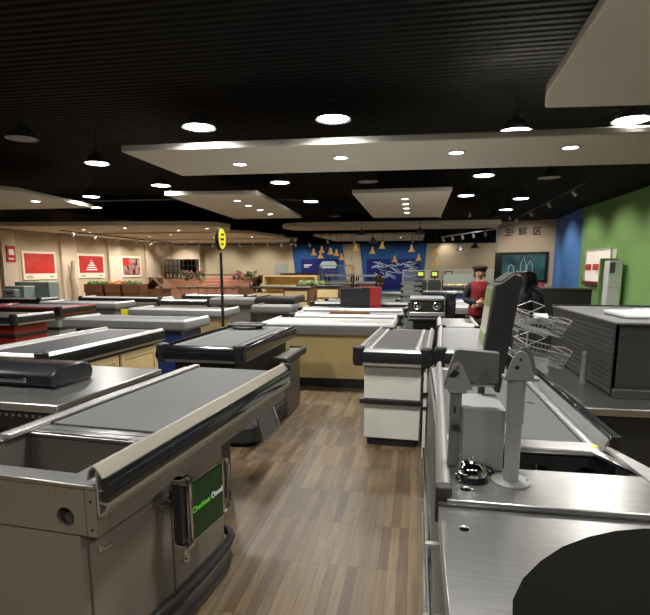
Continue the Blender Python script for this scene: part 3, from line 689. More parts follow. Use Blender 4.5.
# left-hand distance
cross('blue bodied checkout with long silver rail behind the pine panel checkout', -4.78, -3.04, 6.40, .72, 'navy', 'alu', band='alu', top='grey', belt='belt', corner=False, inset=.06, rz=R(-2), z=.87)
cross('silver topped checkout with pale pine body and dark posts near the yellow sign', -4.86, -3.22, 8.20, .75, 'pine', 'alu', band='alu', top='grey', belt='belt', corner=False, rz=0, z=.87, inset=.1)
t = checkout('checkout_counter', 'red railed checkout with grey green body at far left', (-7.75, 7.95), R(2), 1.60, 1.05, 'greygreen', 'red', 'black', 'red', 'belt_dark', strip=.52, z=.88, inset=.08, low_rail='red')
checkout('checkout_counter', 'red bodied checkout with pale rail cut by the left edge', (-6.75, 6.45), R(0), 1.05, .8, 'red', 'alu', 'black', 'steel', None, strip=.60, z=.88)
cross('silver checkout behind the red railed checkout', -7.66, -6.02, 9.50, .7, 'grey', 'alu', band='alu', top='grey', belt='belt', corner=False, z=.88)
cross('checkout with white and black rail left of the vegetable crates', -8.1, -6.02, 11.4, .6, 'white', 'white_rail', top='steel', belt='belt_dark', z=.88)
cross('blue bodied checkout with white rail in the left distance', -5.95, -4.30, 12.6, .8, 'navy', 'white_rail', top='steel', belt='belt_dark', z=.89)
cross('low grey checkout between the silver and blue ones', -5.6, -4.45, 10.6, .7, 'grey', 'white_rail', top='steel', belt='belt_dark', z=.88)
cross('white railed counter at the far left edge below the grey green consoles', -10.2, -8.6, 10.55, .6, 'white', 'white_rail', top='steel', belt=None, z=.88)
cross('grey steel counter left of the tall black counter', -4.15, -3.30, 10.1, .9, 'grey_d', 'grey', band='grey_d', low_rail='grey_d', top='grey', belt=None, corner=False, z=.95)
cross('dark grey counter right behind the yellow sign pole', -2.78, -2.15, 8.65, .6, 'grey_d', 'grey_d', band='grey_d', low_rail='grey_d', top='grey_d', belt=None, corner=False, z=.92)
cross('tall black topped counter left of the pale silver counters', -3.10, -2.40, 9.9, .9, 'dark', 'black', top='dark', belt=None, corner=False, z=1.0)
for i, (x, w_, h, lb) in enumerate([(-8.15, .55, 1.15, 'small grey green console with a dark slot at far left'), (-7.75, 1.0, 1.25, 'wide grey green console panel at far left')]):
    t = thing('console_cabinet', lb, 'cabinet', (x-2.55 if i else x-2.05, 11.8-.45*(1-i), 0))
    MB().box(0, w_, 0, .4, .0, h).build('body', M['greygreen'], t, .02)
    if i == 0: MB().prism([(.0,0),(.45,0),(.40,-.14),(.05,-.14)], 'z', .88, 1.08).build('hood', M['greygreen'], t, .02); MB().box(.17,.35,-.15,-.12,.96,1.0).build('slot', M['black'], t)
    else: MB().box(w_-.02,w_+.0,-.01,0,.1,h).build('edge', M['grey_d'], t)

# right aisle row of silver roll-ended counters
for i, (x, y, lb) in enumerate([(.34, 6.45, 'nearest'), (.60, 9.9, 'second nearest'), (.74, 11.5, 'farthest')]):
    checkout('checkout_counter', 'silver topped checkout in the row right of the aisle, %s one' % lb, (x, y), R(-2), .62 if i else .42, 1.35, 'dark', 'white_rail', 'alu', 'steel', None, 'checkouts right of the aisle', z=.86 if i else .84)
t = thing('black_pillar_cabinet', 'tall narrow black cabinet before the silver checkout row', 'cabinet', (.52, 8.9, 0))
MB().box(0,.16,0,.45,0,1.16).build('body', M['board'], t, .01); MB().box(.02,.14,-.008,0,.3,1.0).build('door', M['dark'], t, .003)
t = thing('service_counter', 'steel topped low service counter in front of the woman in red', 'counter', (1.25, 9.3, 0))
MB().box(0,.75,0,.5,1.02,1.06).build('worktop', M['steel'], t, .01); MB().box(.03,.72,.03,.47,0,1.02).build('body', M['grey'], t)

# yellow sign on a pole
t = thing('pole_sign', 'round ended yellow and black number sign on a tall black pole', 'sign', (-2.85, 7.3, 0), R(68))
MB().cyl((0,0,.86),(0,0,1.80),.022,10).lathe([(.16,0),(.16,.02),(.03,.05),(0,.05)],n=20).cyl((0,0,0),(0,0,.9),.022,10).build('pole', M['black'], t)
oval = [(.085*cos(a*pi/12), 2.0+.165*sin(a*pi/12)) for a in range(24)]
MB().prism(oval, 'y', -.03, .03).build('sign_rim', M['black'], t, .006)
MB().prism([(x*.84, 2.0+(zz-2)*.9) for x,zz in oval], 'y', -.038, .038).build('sign_face', M['yellow'], t)
MB().box(-.02,.03,-.041,-.038,2.05,2.08).box(-.03,.03,-.041,-.038,1.98,2.01).box(-.02,.02,-.041,-.038,1.91,1.94).build('sign_mark', M['black'], t)

# ------------------------------------------------------------ near right checkout
Rc = thing('checkout_counter', 'near right checkout counter with stainless plates, black bagging well and grey belt', 'checkout counter', (.45, 2.2, 0))
def wld(mb, name, m, parent, bevel=0, **k):
    o = mb.build(name, m, None, bevel, **k); o.data.transform(Matrix.Translation(-parent.location)); o.parent = parent; return o
wld(MB().box(.11,.125,.5,3.62,.08,.83).box(.77,.785,.5,3.62,.08,.83).box(.11,.785,.5,.515,.08,.83).box(.11,.785,3.6,3.62,.08,.83).box(.11,.785,.5,3.62,.07,.085), 'body', M['grey_d'], Rc)
wld(MB().box(.125,.77,1.75,3.55,.60,.61).box(.125,.135,1.76,2.02,.6,.85), 'well_floor', M['dark'], Rc)
fb = MB(); holed(fb, [(.125,.60),(.77,.60),(.77,.85),(.125,.85)], [circ(.50,.755,.042,22), circ(.665,.755,.045,22)], 'y', 2.01, 2.02)
wld(fb, 'well_back', M['dark'], Rc)
wld(MB().box(.125,.77,2.06,2.07,.60,.85), 'duct_panel', M['black'], Rc)
wld(MB().box(.478,.486,2.0,2.01,.70,.80), 'latch', M['steel'], Rc, .002)
# near plate with the pad
np_ = MB(); holed(np_, [(.085,.45),(.80,.45),(.80,1.455),(.085,1.455)], [circ(.148,1.33,.013,16)], 'z', .845, .86)
wld(np_, 'near_plate', M['steel'], Rc, .003)
wld(MB().cyl((.148,1.33,.70),(.148,1.33,.78),.03,14), 'cable_hole', M['black'], Rc)
arc = [(.79,1.412),(.70,1.412),(.62,1.402),(.54,1.375),(.46,1.33),(.38,1.268),(.31,1.19),(.255,1.11),(.22,1.03),(.205,.95),(.2,.86),(.2,.5),(.79,.5)]
wld(MB().prism(arc, 'z', .86, .868), 'rubber_pad', M['pad'], Rc, .003)
wld(MB().box(.085,.80,1.452,1.470,.835,.868), 'plate_seam', M['black'], Rc)
rp = MB(); holed(rp, [(.11,1.468),(.80,1.468),(.80,1.755),(.11,1.755)], [circ(.174,1.555,.019,20,.8)], 'z', .862, .876)
wld(rp, 'raised_plate', M['steel'], Rc, .003)
wld(MB().box(.125,.312,1.755,1.965,.862,.876), 'plate_tongue', M['steel'], Rc, .002)
wld(MB().cyl((.174,1.555,.70),(.174,1.555,.80),.05,16), 'plate_hole', M['black'], Rc)
wld(MB().box(.14,.695,2.0,2.10,.85,.872).prism([(2.0,.872),(2.0,.845),(1.985,.855)],'x',.14,.70), 'belt_end_plate', M['steel'], Rc, .004)
wld(MB().box(.15,.675,2.10,3.55,.855,.866), 'conveyor_belt', M['belt'], Rc, .002)
wld(MB().box(.675,.68,2.1,3.55,.85,.870), 'belt_gap', M['black'], Rc)
wld(MB().prism([(.68,.85),(.695,.868),(.715,.868),(.74,.86),(.74,.84),(.68,.84)], 'y', 2.02, 3.58).prism([(.665,2.03),(.70,2.03),(.80,1.80),(.80,1.75),(.775,1.75)], 'z', .855, .868), 'side_strip', M['steel'], Rc)
wld(MB().prism([(.795,1.2),(.81,1.2),(.81,1.80),(.745,2.02),(.73,2.02)], 'z', .868, .885), 'edge_lip', M['alu'], Rc, .003)
wld(MB().prism([(.715,.86),(.735,.86),(.735,.885),(.745,.905),(.75,.905),(.75,.86),(.79,.86),(.79,.84),(.715,.84)], 'y', 2.04, 3.6), 'rail', M['grey'], Rc)
wld(MB().prism([(.748,.865),(.748,.912),(.760,.925),(.785,.925),(.795,.912),(.795,.865)], 'y', 2.05, 3.6).box(.752,.79,2.03,2.05,.868,.922), 'rail_cap', M['gloss'], Rc, .003)
wld(MB().box(.69,.72,2.055,2.085,.868,.8695), 'yellow_mark', M['spot_yellow'], Rc)
wld(MB().box(.12,.80,3.55,3.62,.845,.875), 'far_plate', M['steel'], Rc, .004)
wld(MB().box(.125,.15,1.76,3.6,.85,.872), 'inner_edge', M['grey'], Rc, .003)
# aisle side bumper
bp = [(.122,.895),(.114,.903),(.104,.902),(.092,.89),(.084,.865),(.080,.83),(.084,.80),(.092,.80),(.090,.83),(.094,.862),(.100,.880),(.110,.888)]
SR = Matrix.Translation((.088,1.5,0)) @ Matrix.Rotation(R(-2.0),4,'Z') @ Matrix.Translation((-.088,-1.5,0))
o = wld(MB().prism(bp, 'y', 1.53, 3.70, M4=SR), 'side_rail', M['alu'], Rc)
wld(MB().box(.078,.126,1.485,1.53,.79,.906), 'rail_end_cap', M['rubber'], Rc, .006)
wld(MB().prism([(.088,.80),(.115,.80),(.115,.74),(.098,.74)], 'y', 1.5, 3.70, M4=SR), 'rail_lip', M['alu_warm'], Rc)
wld(MB().box(.085,.11,.5,1.46,.80,.845).box(.085,.112,.45,3.6,.12,.2), 'side_band', M['alu'], Rc, .003)
# swing gate on its aisle side
t = thing('swing_gate', 'thin chrome tube gate folded along the aisle side of the right counter', 'gate', (.062, 1.3, 0))
MB().tube([(.0,-.25,.45),(.0,1.1,.45)], .007, 8).tube([(.0,-.25,.70),(.0,1.1,.70)], .007, 8).tube([(0,1.1,.70),(0,1.1,.45)], .007, 8).tube([(0,-.25,.70),(-.02,-.32,.62),(-.02,-.32,.52),(0,-.25,.45)], .007, 8).build('chrome_frame', M['chrome'], t)
MB().box(-.01,.05,.2,.22,.44,.46).build('bracket', M['alu'], t)
MB().box(-.01,.05,.2,.22,.69,.71).build('bracket', M['alu'], t)
MB().box(-.012,.012,-.32,-.27,.50,.60).build('rubber_stop', M['black'], t, .005)
t = thing('swing_gate', 'grey metal bracket gate of the cream cabinet checkout beside the aisle', 'gate', (.10, 4.15, 0))
MB().box(-.012,.012,0,.02,.0,.72).build('post', M['white'], t); MB().box(-.03,.03,-.01,.01,.52,.56).box(-.03,.03,-.01,.01,.42,.44).build('latch', M['black'], t)

# call bell
t = thing('call_bell', 'chrome service bell on black base lying on the raised stainless plate', 'bell', (.197, 1.640, .8765))
MB().lathe([(0,0),(.052,0),(.054,.007),(.050,.016),(.036,.021),(0,.021)], n=32).build('base', M['gloss'], t)
MB().lathe([(.047,.018),(.047,.023),(.044,.040),(.035,.055),(.021,.065),(.005,.068),(0,.068)], n=32).build('dome', M['chrome'], t)
MB().cyl((0,0,.066),(0,0,.078),.004,10).build('button', M['chrome'], t)
t = tag(MB().tube([(.235,1.70,.881),(.245,1.715,.883),(.262,1.70,.883),(.268,1.68,.883)], [.005,.012,.014,.008], 10).build('cable_plug', M['black']), 'small black plug lying between the call bell and the metal box', 'plug')
# metal box
t = thing('control_box', 'grey steel control box with pale lid standing on the stainless plate', 'box', (.232, 1.78, .8768))
MB().box(-.062,.075,-.06,.17,0,.205).build('case', M['grey'], t, .003)
MB().box(-.064,.077,-.062,.172,.205,.212).build('lid', M['grey'], t, .002)
# arm with the tilting monitor
t = thing('swivel_stand', 'grey steel bracket arm on a square column carrying the dark monitor', 'monitor arm', (.150, 1.74, .8768))
MB().box(-.022,.016,-.0,.03,0,.262).build('column', M['grey_d'], t, .002)
MB().box(-.010,-.003,-.0015,.0,.19,.215).build('slot', M['black'], t)
MB().cyl((-.002,0,.145),(-.002,-.018,.145),.007,8).prism([(-.02,.152),(.005,.158),(.015,.140),(.01,.130),(-.005,.135)],'y',-.030,-.017).build('wing_knob', M['black'], t, .002)
MB().box(-.03,.03,-.01,.04,.262,.277).build('column_cap', M['grey'], t, .002)
hp = [(-.045,.275),(.050,.275),(.020,.345),(.010,.365),(-.005,.372),(-.018,.362),(-.028,.335)]
MB().prism(hp, 'y', -.012, -.006).prism(hp, 'y', .036, .042).build('hinge_bracket', M['grey'], t, .001)
MB().prism([(-.046,.285),(-.012,.408),(.0,.413),(.13,.402),(.13,.300),(.05,.297)], 'y', -.004, .034).build('arm_box', M['grey_d'], t, .003)
MB().cyl((-.004,-.016,.352),(-.004,-.01,.352),.007,12).build('bolt', M['chrome'], t)
MB().prism([(-.035,.322),(-.015,.348),(.005,.335),(-.012,.318)], 'y', -.022, -.012).build('knob', M['black'], t, .003)
MB().box(-.02,.12,.0,.03,.285,.293).build('under_bar', M['alu'], t)
t = thing('monitor', 'tall dark monitor tilted back, its lit page facing left, seen edge on', 'monitor', (.298, 1.95, 1.325), R(0))
Mm = Matrix.Rotation(R(-2), 4, 'Z') @ Matrix.Rotation(R(6), 4, 'Y')
MB().prism([(-.030,-.150),(-.030,.170),(-.012,.178),(.025,.215),(.058,.208),(.046,-.222),(.030,-.222)], 'y', -.02, .22, M4=Mm).build('casing', M['dark'], t, .004)
MB().prism([(-.012,.178),(.025,.215),(.027,.221),(-.014,.184)], 'y', -.015, .21, M4=Mm).build('top_vents', M['dark'], t)
MB().box(-.036,-.030,-.015,.215,-.150,.165,Mm).build('bezel', M['grey_d'], t, .002)
MB().box(-.038,-.036,-.005,.205,-.142,.157,Mm).build('screen', M['page'], t)
MB().box(-.0395,-.038,-.005,.205,.09,.157,Mm).box(-.0395,-.038,-.005,.205,-.06,-.01,Mm).build('page_bands', M['page_green'], t)
MB().cyl((-.03,.10,-.19),(-.03,.10,-.458),.014,10).build('support_rod', M['grey_d'], t)
# second post
t = thing('display_post', 'empty round grey post with flanged foot and bracket head on the plate', 'post', (.320, 1.640, .8765))
MB().lathe([(0,0),(.062,0),(.062,.005),(.03,.006),(0,.006)], n=36).build('base_flange', M['grey'], t)
MB().cyl((0,0,.004),(0,0,.20),.0235,28).build('lower_tube', M['grey'], t)
MB().cyl((0,0,.195),(0,0,.345),.0275,28).build('upper_tube', M['grey'], t)
for q in range(3): MB().cyl((.05*cos(q*2.1),.05*sin(q*2.1),.005),(.05*cos(q*2.1),.05*sin(q*2.1),.008),.004,8).build('bolt', M['chrome'], t)
hp = [(-.045,.340),(.046,.340),(.028,.405),(.016,.425),(.004,.432),(-.010,.427),(-.022,.408),(-.034,.372)]
MB().prism(hp, 'y', -.034, -.028).build('bracket_plate', M['grey'], t, .001)
MB().prism([(x+.022,zz+.004) for x,zz in hp], 'y', .030, .036).build('rear_bracket_plate', M['grey_d'], t, .001)
MB().box(-.042,.06,-.03,.03,.337,.347).build('bracket_base', M['grey'], t, .001)
MB().cyl((.002,-.038,.405),(.002,-.034,.405),.004,10).cyl((-.008,-.038,.380),(-.008,-.034,.380),.006,10).build('bracket_hole', M['black'], t)
MB().tube([(.027,0,.26),(.045,0,.262),(.055,0,.258)], .003, 6).build('lever', M['chrome'], t)
tag(MB().tube([(.262,1.93,.868),(.30,1.96,.875),(.34,1.955,.871),(.37,1.98,.862)], .003, 6).build('cable', M['grey_d']), 'thin grey cable curling on the right counter behind the post', 'cable')

# ------------------------------------------------------------ dark slatted gondola on a steel shelf unit at the right
t = thing('side_counter', 'dark side counter with a stainless top behind the right checkout rail', 'counter', (.88, 2.98, 0))
MB().box(0,1.3,0,2.0,.745,.79).build('worktop', M['steel'], t, .006)
MB().box(.02,1.28,.03,1.97,.05,.745).build('body', M['dark'], t, .004)
MB().box(.60,.615,.02,.03,.05,.745).build('door_edge', M['taupe_dark'], t)
t = thing('filler_cabinet', 'low dark filler cabinet added behind the stainless side counter and the wire baskets', 'cabinet', (.98, 5.05, 0))  # added dark filler, keeps the brown floor from showing beside the gondola
MB().box(0,1.5,0,.6,.06,1.02).build('body', M['dark'], t, .01); MB().box(-.01,1.51,-.01,.61,1.02,1.05).build('top', M['dark'], t, .004); MB().box(.05,1.45,.05,.55,0,.06).build('plinth', M['black'], t)
Gd = thing('slat_gondola', 'dark grey gondola of horizontal slats standing on the stainless side counter', 'shelving unit', (1.19, 3.28, .791))
MB().box(.015,.95,.015,1.45,0,.435).build('body', M['dark'], Gd)
d = MB()
for i in range(13): d.box(0,.015,.02,1.45,.012+i*.033,.041+i*.033)
d.build('slat_panel', M['dark'], Gd, .002)
MB().box(0,.015,0,.03,0,.44).box(.0,.95,.0,.015,0,.44).build('end_panel', M['dark'], Gd)
MB().box(-.01,.96,-.01,1.46,.44,.452).build('glass_top', M['grey_d'], Gd, .002)
MB().box(-.01,.96,1.44,1.46,.452,.462).build('rear_rim', M['black'], Gd)
MB().box(.0,.95,-.05,.0,0,.05).build('foot_ledge', M['dark'], Gd, .004)
t = tag(MB().tube([(1.13,3.62,.791),(1.13,3.62,1.0)], .02, 14).lathe([(.02,.21),(.014,.222),(0,.224)], (1.13,3.62,.791),14).build('grey_post', M['grey_d']), 'short grey round post standing on the stainless top before the slats', 'post')
t = thing('plastic_bag', 'crumpled white plastic film lying on top of the slatted gondola', 'bag', (1.42, 3.72, 1.244))
rs = random.Random(9); d = MB()
bmq = d.bm; g = bmesh.ops.create_grid(bmq, x_segments=22, y_segments=22, size=.18)
for v in g['verts']:
    e = max(0, 1-max(abs(v.co.x), abs(v.co.y))/.18)
    v.co.z = (.04*min(1, e*3.5))*(.75+.5*rs.random())+.002; v.co.x = v.co.x*1.8+rs.uniform(-.006,.006)+.26; v.co.y *= .8
d.build('film', M['bag'], t); MB().box(-.10,.40,-.2,.2,.001,.03).build('folded_sheet', M['paper'], t, .01)
t = tag(MB().box(0,.10,0,.05,0,.005).box(.0,.10,.0,.05,.008,.013).build('price_cards', M['paper']), 'two white cards in the upper wire basket', 'card'); t.location = (.875, 4.0, 1.19); t.rotation_euler = (R(35), 0, 0)

def wire_basket(loc, label, flat=False):
    t = thing('wire_basket', label, 'basket', loc, R(8), 'wire baskets')
    Mb = Matrix.Rotation(R(14), 4, 'Y') @ Matrix.Rotation(R(4), 4, 'X')
    W, Dp, H = .30, .34, .105; d = MB()
    P = lambda x, y, z: Mb @ Vector((x, y, z))
    d.tube([P(0,0,H),P(W,0,H),P(W,Dp,H),P(0,Dp,H)], .0035, 6, closed=True)
    d.build('rim_wire', M['alu'], t); d = MB()
    n = 9
    for i in range(n+1):
        x = .015+(W-.03)*i/n; d.tube([P(x,0,H),P(x,.02,0),P(x,Dp-.02,0),P(x,Dp,H)], .0017, 4)
    for i in range(n+1):
        y = .015+(Dp-.03)*i/n; d.tube([P(0,y,H),P(.02,y,0),P(W-.02,y,0),P(W,y,H)], .0017, 4)
    for zz in (.03,.06):
        e = .02*(1-zz/H); d.tube([P(e,e,zz),P(W-e,e,zz),P(W-e,Dp-e,zz),P(e,Dp-e,zz)], .0017, 4, closed=True)
    d.build('wire_mesh', M['grey'], t)
    h = MB(); h.tube([P(0,.02,H),P(.10,.02,H+.08),P(.10,Dp-.05,H+.08),P(0,Dp-.02,H)], .0025, 6); h.tube([P(W,.02,H),P(W+.05,.10,H+.02),P(W+.05,Dp-.10,H+.02),P(W,Dp-.02,H)], .003, 6)
    h.build('handle', M['alu'], t)
wire_basket((.74, 3.70, 1.15), 'upper wire basket on the rack beside the dark monitor')
wire_basket((.76, 3.70, .93), 'lower wire basket on the rack, under the other basket')
t = thing('basket_rack', 'thin steel rack holding the two wire baskets at the counter end', 'rack', (.86, 3.90, 0))
MB().tube([(0,.22,.0),(0,.22,1.20)], .007, 8).tube([(-.15,.22,1.12),(.15,.22,1.05)], .006, 6).tube([(-.15,.22,.92),(.15,.22,.85)], .006, 6).tube([(-.15,-.2,.93),(-.15,.22,.92)], .006, 6).tube([(-.15,-.2,1.13),(-.15,.22,1.12)], .006, 6).build('frame', M['grey'], t)
MB().box(-.12,.12,.1,.34,0,.02).build('base', M['grey_d'], t, .004)

# ------------------------------------------------------------ people
def skin_mesh(name, verts, edges, m, parent, sub=2, root=0):
    me = bpy.data.meshes.new(name); me.from_pydata([v[0] for v in verts], edges, [])
    o = bpy.data.objects.new(name+'_tmp', me); col.objects.link(o)
    o.modifiers.new('s', 'SKIN'); 
    for i, v in enumerate(verts):
        r = v[1]; me.skin_vertices[0].data[i].radius = (r, r) if not isinstance(r, tuple) else r
        me.skin_vertices[0].data[i].use_root = (i == root)
    sb = o.modifiers.new('b', 'SUBSURF'); sb.levels = sub; sb.render_levels = sub
    bpy.context.view_layer.update(); dg = bpy.context.evaluated_depsgraph_get()
    m2 = bpy.data.meshes.new_from_object(o.evaluated_get(dg)); bpy.data.objects.remove(o)
    m2.materials.clear(); m2.materials.append(m)
    for p in m2.polygons: p.use_smooth = True
    m2.name = name; r = bpy.data.objects.new(name, m2); col.objects.link(r); r.parent = parent; return r
def person(label, loc, rz, top, sleeves, trousers, arms, head_tilt=(0,0), hair='short', h=1.58, group=None, coat=False):
    """faces -y in its own frame"""
    t = thing('person', label, 'person', loc, rz, group); k = h/1.6
    V = lambda x, y, z: (x*k, y*k, z*k)
    hx, hy = head_tilt
    base = [(V(0,0,.88),.105*k),(V(0,0,1.06),.105*k),(V(0,.0,1.22),.125*k),(V(0,.01,1.32),.10*k),(V(0,.0,1.385),.042*k),(V(hx*.4,-.01+hy*.4,1.43),.045*k),(V(hx,-.02+hy,1.485),.083*k),(V(hx*1.2,-.012+hy*1.1,1.545),.075*k)]
    E = [(i,i+1) for i in range(7)]
    verts = list(base)
    def chain(start, pts):
        nonlocal verts, E
        last = start; idx = []
        for p, r in pts: verts.append((V(*p), r*k)); E.append((last, len(verts)-1)); last = len(verts)-1; idx.append(last)
        return idx
    for s in (-1,1):
        chain(0, [((s*.08,0,.80),.070),((s*.095,-.01,.46),.050),((s*.10,.015,.24),.05),((s*.10,.02,.07),.035),((s*.105,-.07,.035),.035),((s*.11,-.14,.03),.025)])
    hands = []
    for s, a in zip((-1,1), arms):
        sh = [((s*.14,.01,1.29),.036)]+[(a[0],.042),(a[1],.030),(a[2],.030)]
        ids = chain(3, sh); w_, hd = Vector(a[1]), Vector(a[2]); hands.append((w_, hd, s))
    skin_mesh('body', verts, E, M['skin'], t)
    for w_, hd, s in hands:     # five fingers each
        d_ = (hd-w_).normalized(); up_ = Vector((0,0,1)); sd = d_.cross(up_).normalized(); up2 = sd.cross(d_)
        q = MB()
        for f, (off, ln) in enumerate([(-.024,.058),(-.008,.068),(.008,.064),(.023,.05)]):
            p0 = hd+up2*off; q.tube([p0*k, (p0+d_*ln*.5)*k, (p0+d_*ln*.85+Vector((0,.012,-.008)))*k], [.009*k,.0085*k,.006*k], 8)
        p0 = w_+d_*.02+up2*.02; q.tube([p0*k, (p0+d_*.03+up2*.03)*k, (p0+d_*.06+up2*.035)*k], [.011*k,.009*k,.006*k], 8)
        q.build('fingers', M['skin'], t)
    # clothing
    tv = [(V(0,0,.50 if coat else .76),.19*k),(V(0,0,.90 if coat else .98),.165*k),(V(0,0,1.08),.128*k),(V(0,.0,1.22),.145*k),(V(0,.01,1.31),.115*k),(V(0,.0,1.372),.060*k)]
    te = [(i,i+1) for i in range(5)]
    for s in (-1,1): tv.append((V(s*.12,.01,1.305),.075*k)); te.append((4,len(tv)-1))
    skin_mesh('jacket', tv, te, M[top], t)
    for s, a in zip((-1,1), arms):
        e, w_ = Vector(a[0]), Vector(a[1])
        skin_mesh('sleeve', [(V(s*.03,.01,1.31),.070*k),(V(s*.155,.01,1.30),.078*k),(V(*e),.058*k),(V(*(e.lerp(w_,1.02))),.047*k)], [(0,1),(1,2),(2,3)], M[sleeves], t)
    skin_mesh('trousers', [(V(0,0,.90),.155*k)]+[(V(s*.09,0,.78),.115*k) if j == 0 else (V(s*.097,-.005,.46),.080*k) if j == 1 else (V(s*.10,.015,.06),.065*k) for s in (-1,1) for j in range(3)], [(0,1),(1,2),(2,3),(0,4),(4,5),(5,6)], M[trousers], t)
    for s in (-1,1): MB().ball((s*.107*k,-.05*k,.035*k), .05*k, 12, 8, (.9,2.2,.7)).build('shoe', M['black'], t)
    # face
    c = Vector(V(hx*1.05,-.02+hy,1.495)); fr = -.083*k
    f = MB(); f.tube([c+Vector((0,fr+.004,.018)), c+Vector((0,fr-.012,-.012)), c+Vector((0,fr+.004,-.018))], [.006,.011,.008], 8)
    for s in (-1,1): f.ball(c+Vector((s*.082*k,.005,-.0)), .02*k, 8, 6, (.4,.8,1.3))
    f.build('nose_and_ears', M['skin'], t)
    for s in (-1,1):
        MB().ball(c+Vector((s*.030,fr+.012,.022)), .010, 10, 6, (1.3,.7,.6)).build('eye', M['eye'], t)
        MB().tube([c+Vector((s*.016,fr+.006,.042)), c+Vector((s*.045,fr+.018,.044))], .003, 6).build('eyebrow', M['hair'], t)
    MB().ball(c+Vector((0,fr+.010,-.042)), .017, 10, 6, (1.3,.5,.35)).build('mouth', M['lip'], t)
    if hair == 'cap':
        q = MB(); q.lathe([(.084,-.008),(.096,.0),(.116,.022),(.120,.045),(.10,.070),(.06,.082),(0,.086)], (c.x,c.y+.020,c.z+.052), 24); q.build('cap', M['hat'], t)
        MB().lathe([(.075,-.05),(.094,-.02),(.094,.03),(.07,.05)], (c.x,c.y+.040,c.z+.015), 20).ball(c+Vector((-.078,.02,-.02)), .026, 8, 6, (.6,1,2)).ball(c+Vector((.078,.02,-.02)), .026, 8, 6, (.6,1,2)).build('hair', M['hair'], t)
    elif hair == 'long':
        v = [(c+Vector((0,.012,.052)),.098),(c+Vector((0,.045,-.01)),.105),(c+Vector((0,.07,-.10)),.098),(c+Vector((0,.085,-.20)),.10),(c+Vector((0,.09,-.31)),.085),(c+Vector((0,.085,-.39)),.045)]
        for s in (-1,1):
            v += [(c+Vector((s*.068,-.028,.02)),.040),(c+Vector((s*.078,-.030,-.09)),.038),(c+Vector((s*.08,-.035,-.22)),.032)]
        skin_mesh('hair', v, [(0,1),(1,2),(2,3),(3,4),(4,5),(0,6),(6,7),(7,8),(0,9),(9,10),(10,11)], M['hair'], t)
    else:
        MB().ball(c+Vector((0,.018,.03)), .098*k, 16, 10, (.98,1.0,.9)).build('hair', M['hair'], t)
    return t
cross_arms = [((-.215,-.02,1.07), (-.02,-.19,1.045), (.055,-.20,1.06)), ((.215,-.02,1.07), (.03,-.165,1.00), (-.055,-.185,.995))]
person('woman in a red vest and brown cap standing with folded arms behind the counters', (1.0, 8.5, 0), R(-4), 'redm', 'blackcloth', 'blackcloth', cross_arms, hair='cap', h=1.60)
bent = [((-.22,.02,1.04), (-.17,-.20,1.00), (-.14,-.27,1.03)), ((.22,.02,1.04), (.17,-.20,1.00), (.13,-.27,1.03))]
person('person with long black hair in a black coat looking down to the left', (1.26, 6.2, 0), R(-62), 'blackcloth', 'blackcloth', 'blackcloth', bent, (.0,-.03), 'long', 1.60, coat=True)
person('person in brown clothes far away before the right blue panel', (-1.58, 22, 0), R(10), 'crate', 'crate', 'dark', bent, hair='short', h=1.52)

# ------------------------------------------------------------ produce displays, shelves and other far things
def produce(label, x, y, w_, d_, h, crop, n=40, tilt=0):
    t = thing('produce_crate', label, 'crate', (x, y, 0), 0, 'wooden crates of vegetables')
    q = MB(); 
    for i in range(4): q.box(0,w_,0,.02,h-.34+i*.085,h-.34+i*.085+.07).box(0,w_,d_-.02,d_,h-.34+i*.085,h-.34+i*.085+.07).box(0,.02,0,d_,h-.34+i*.085,h-.34+i*.085+.07).box(w_-.02,w_,0,d_,h-.34+i*.085,h-.34+i*.085+.07)
    q.box(0,w_,0,d_,h-.36,h-.34); q.build('slat_box', M['crate'], t)
    MB().box(.03,w_-.03,.03,d_-.03,0,h-.36).build('base', M['crate'], t)
    v = tag(MB().box(.03,w_-.03,.03,d_-.03,h-.34,h-.06).build('vegetable_bed', M[crop], t), None, None, kind='stuff')
    rs = random.Random(int(x*10)+n); q = MB()
    for i in range(n): q.ball((rs.uniform(.1,w_-.1), rs.uniform(.08,d_-.08), h-.05+rs.uniform(0,.09)), rs.uniform(.06,.11), 7, 5, (1,1,.8), .25)
    tag(q.build('vegetables', M[crop], t), None, None, kind='stuff')
    return t
for (x, y, w_, crop, lb) in [(-13.72,19.5,.88,'leaf','leftmost brown crate of leafy vegetables before the poster wall'),(-12.78,19.5,.74,'carrot','brown crate of orange vegetables before the poster wall'),(-11.98,19.5,.78,'leaf','brown crate of mixed greens right of the orange one'),(-13.3,20.6,1.1,'leaf','green vegetable crate behind the orange crate'),(-6.5,19.5,0,'',''),
                          (-3.66,15.6,.50,'leaf','planter crate of green leaves before the left blue panel'),(-3.13,15.6,.42,'leaf','planter crate of green leaves right of its twin')]:
    if w_: produce(lb, x, y, w_, .7, .98 if x < -5 else 1.12, crop)
for (x, y, w_, lb) in [(-11.75,20.8,.95,'brown thatched roof stall hut before the beige wall'),(-6.4,19.0,.95,'brown rustic hut roof left of the pine shelf')]:
    t = thing('market_stall', lb, 'market stall', (x, y, 0), 0)
    hh = 1.22 if x < -7 else 1.35
    MB().prism([(0,.75),(w_/2,hh),(w_,.75),(w_,.70),(w_/2,hh-.08),(0,.70)], 'y', 0, 1.0).build('thatched_roof', M['thatch'], t)
    MB().box(.1,w_-.1,.1,.9,0,.72).build('base', M['crate'], t)
    MB().lathe([(0,0),(.12,0),(.14,.25),(.05,.3),(0,.3)], (w_*.7,.3,.98), 12).lathe([(0,0),(.12,0),(.14,.25),(.05,.3),(0,.3)], (w_*.25,.3,.98), 12).build('clay_jar', M['crate'], t)
t = thing('salmon_shelving', 'long salmon coloured stepped display shelving before the sand wall', 'shelving', (-9.65, 21.6, 0))
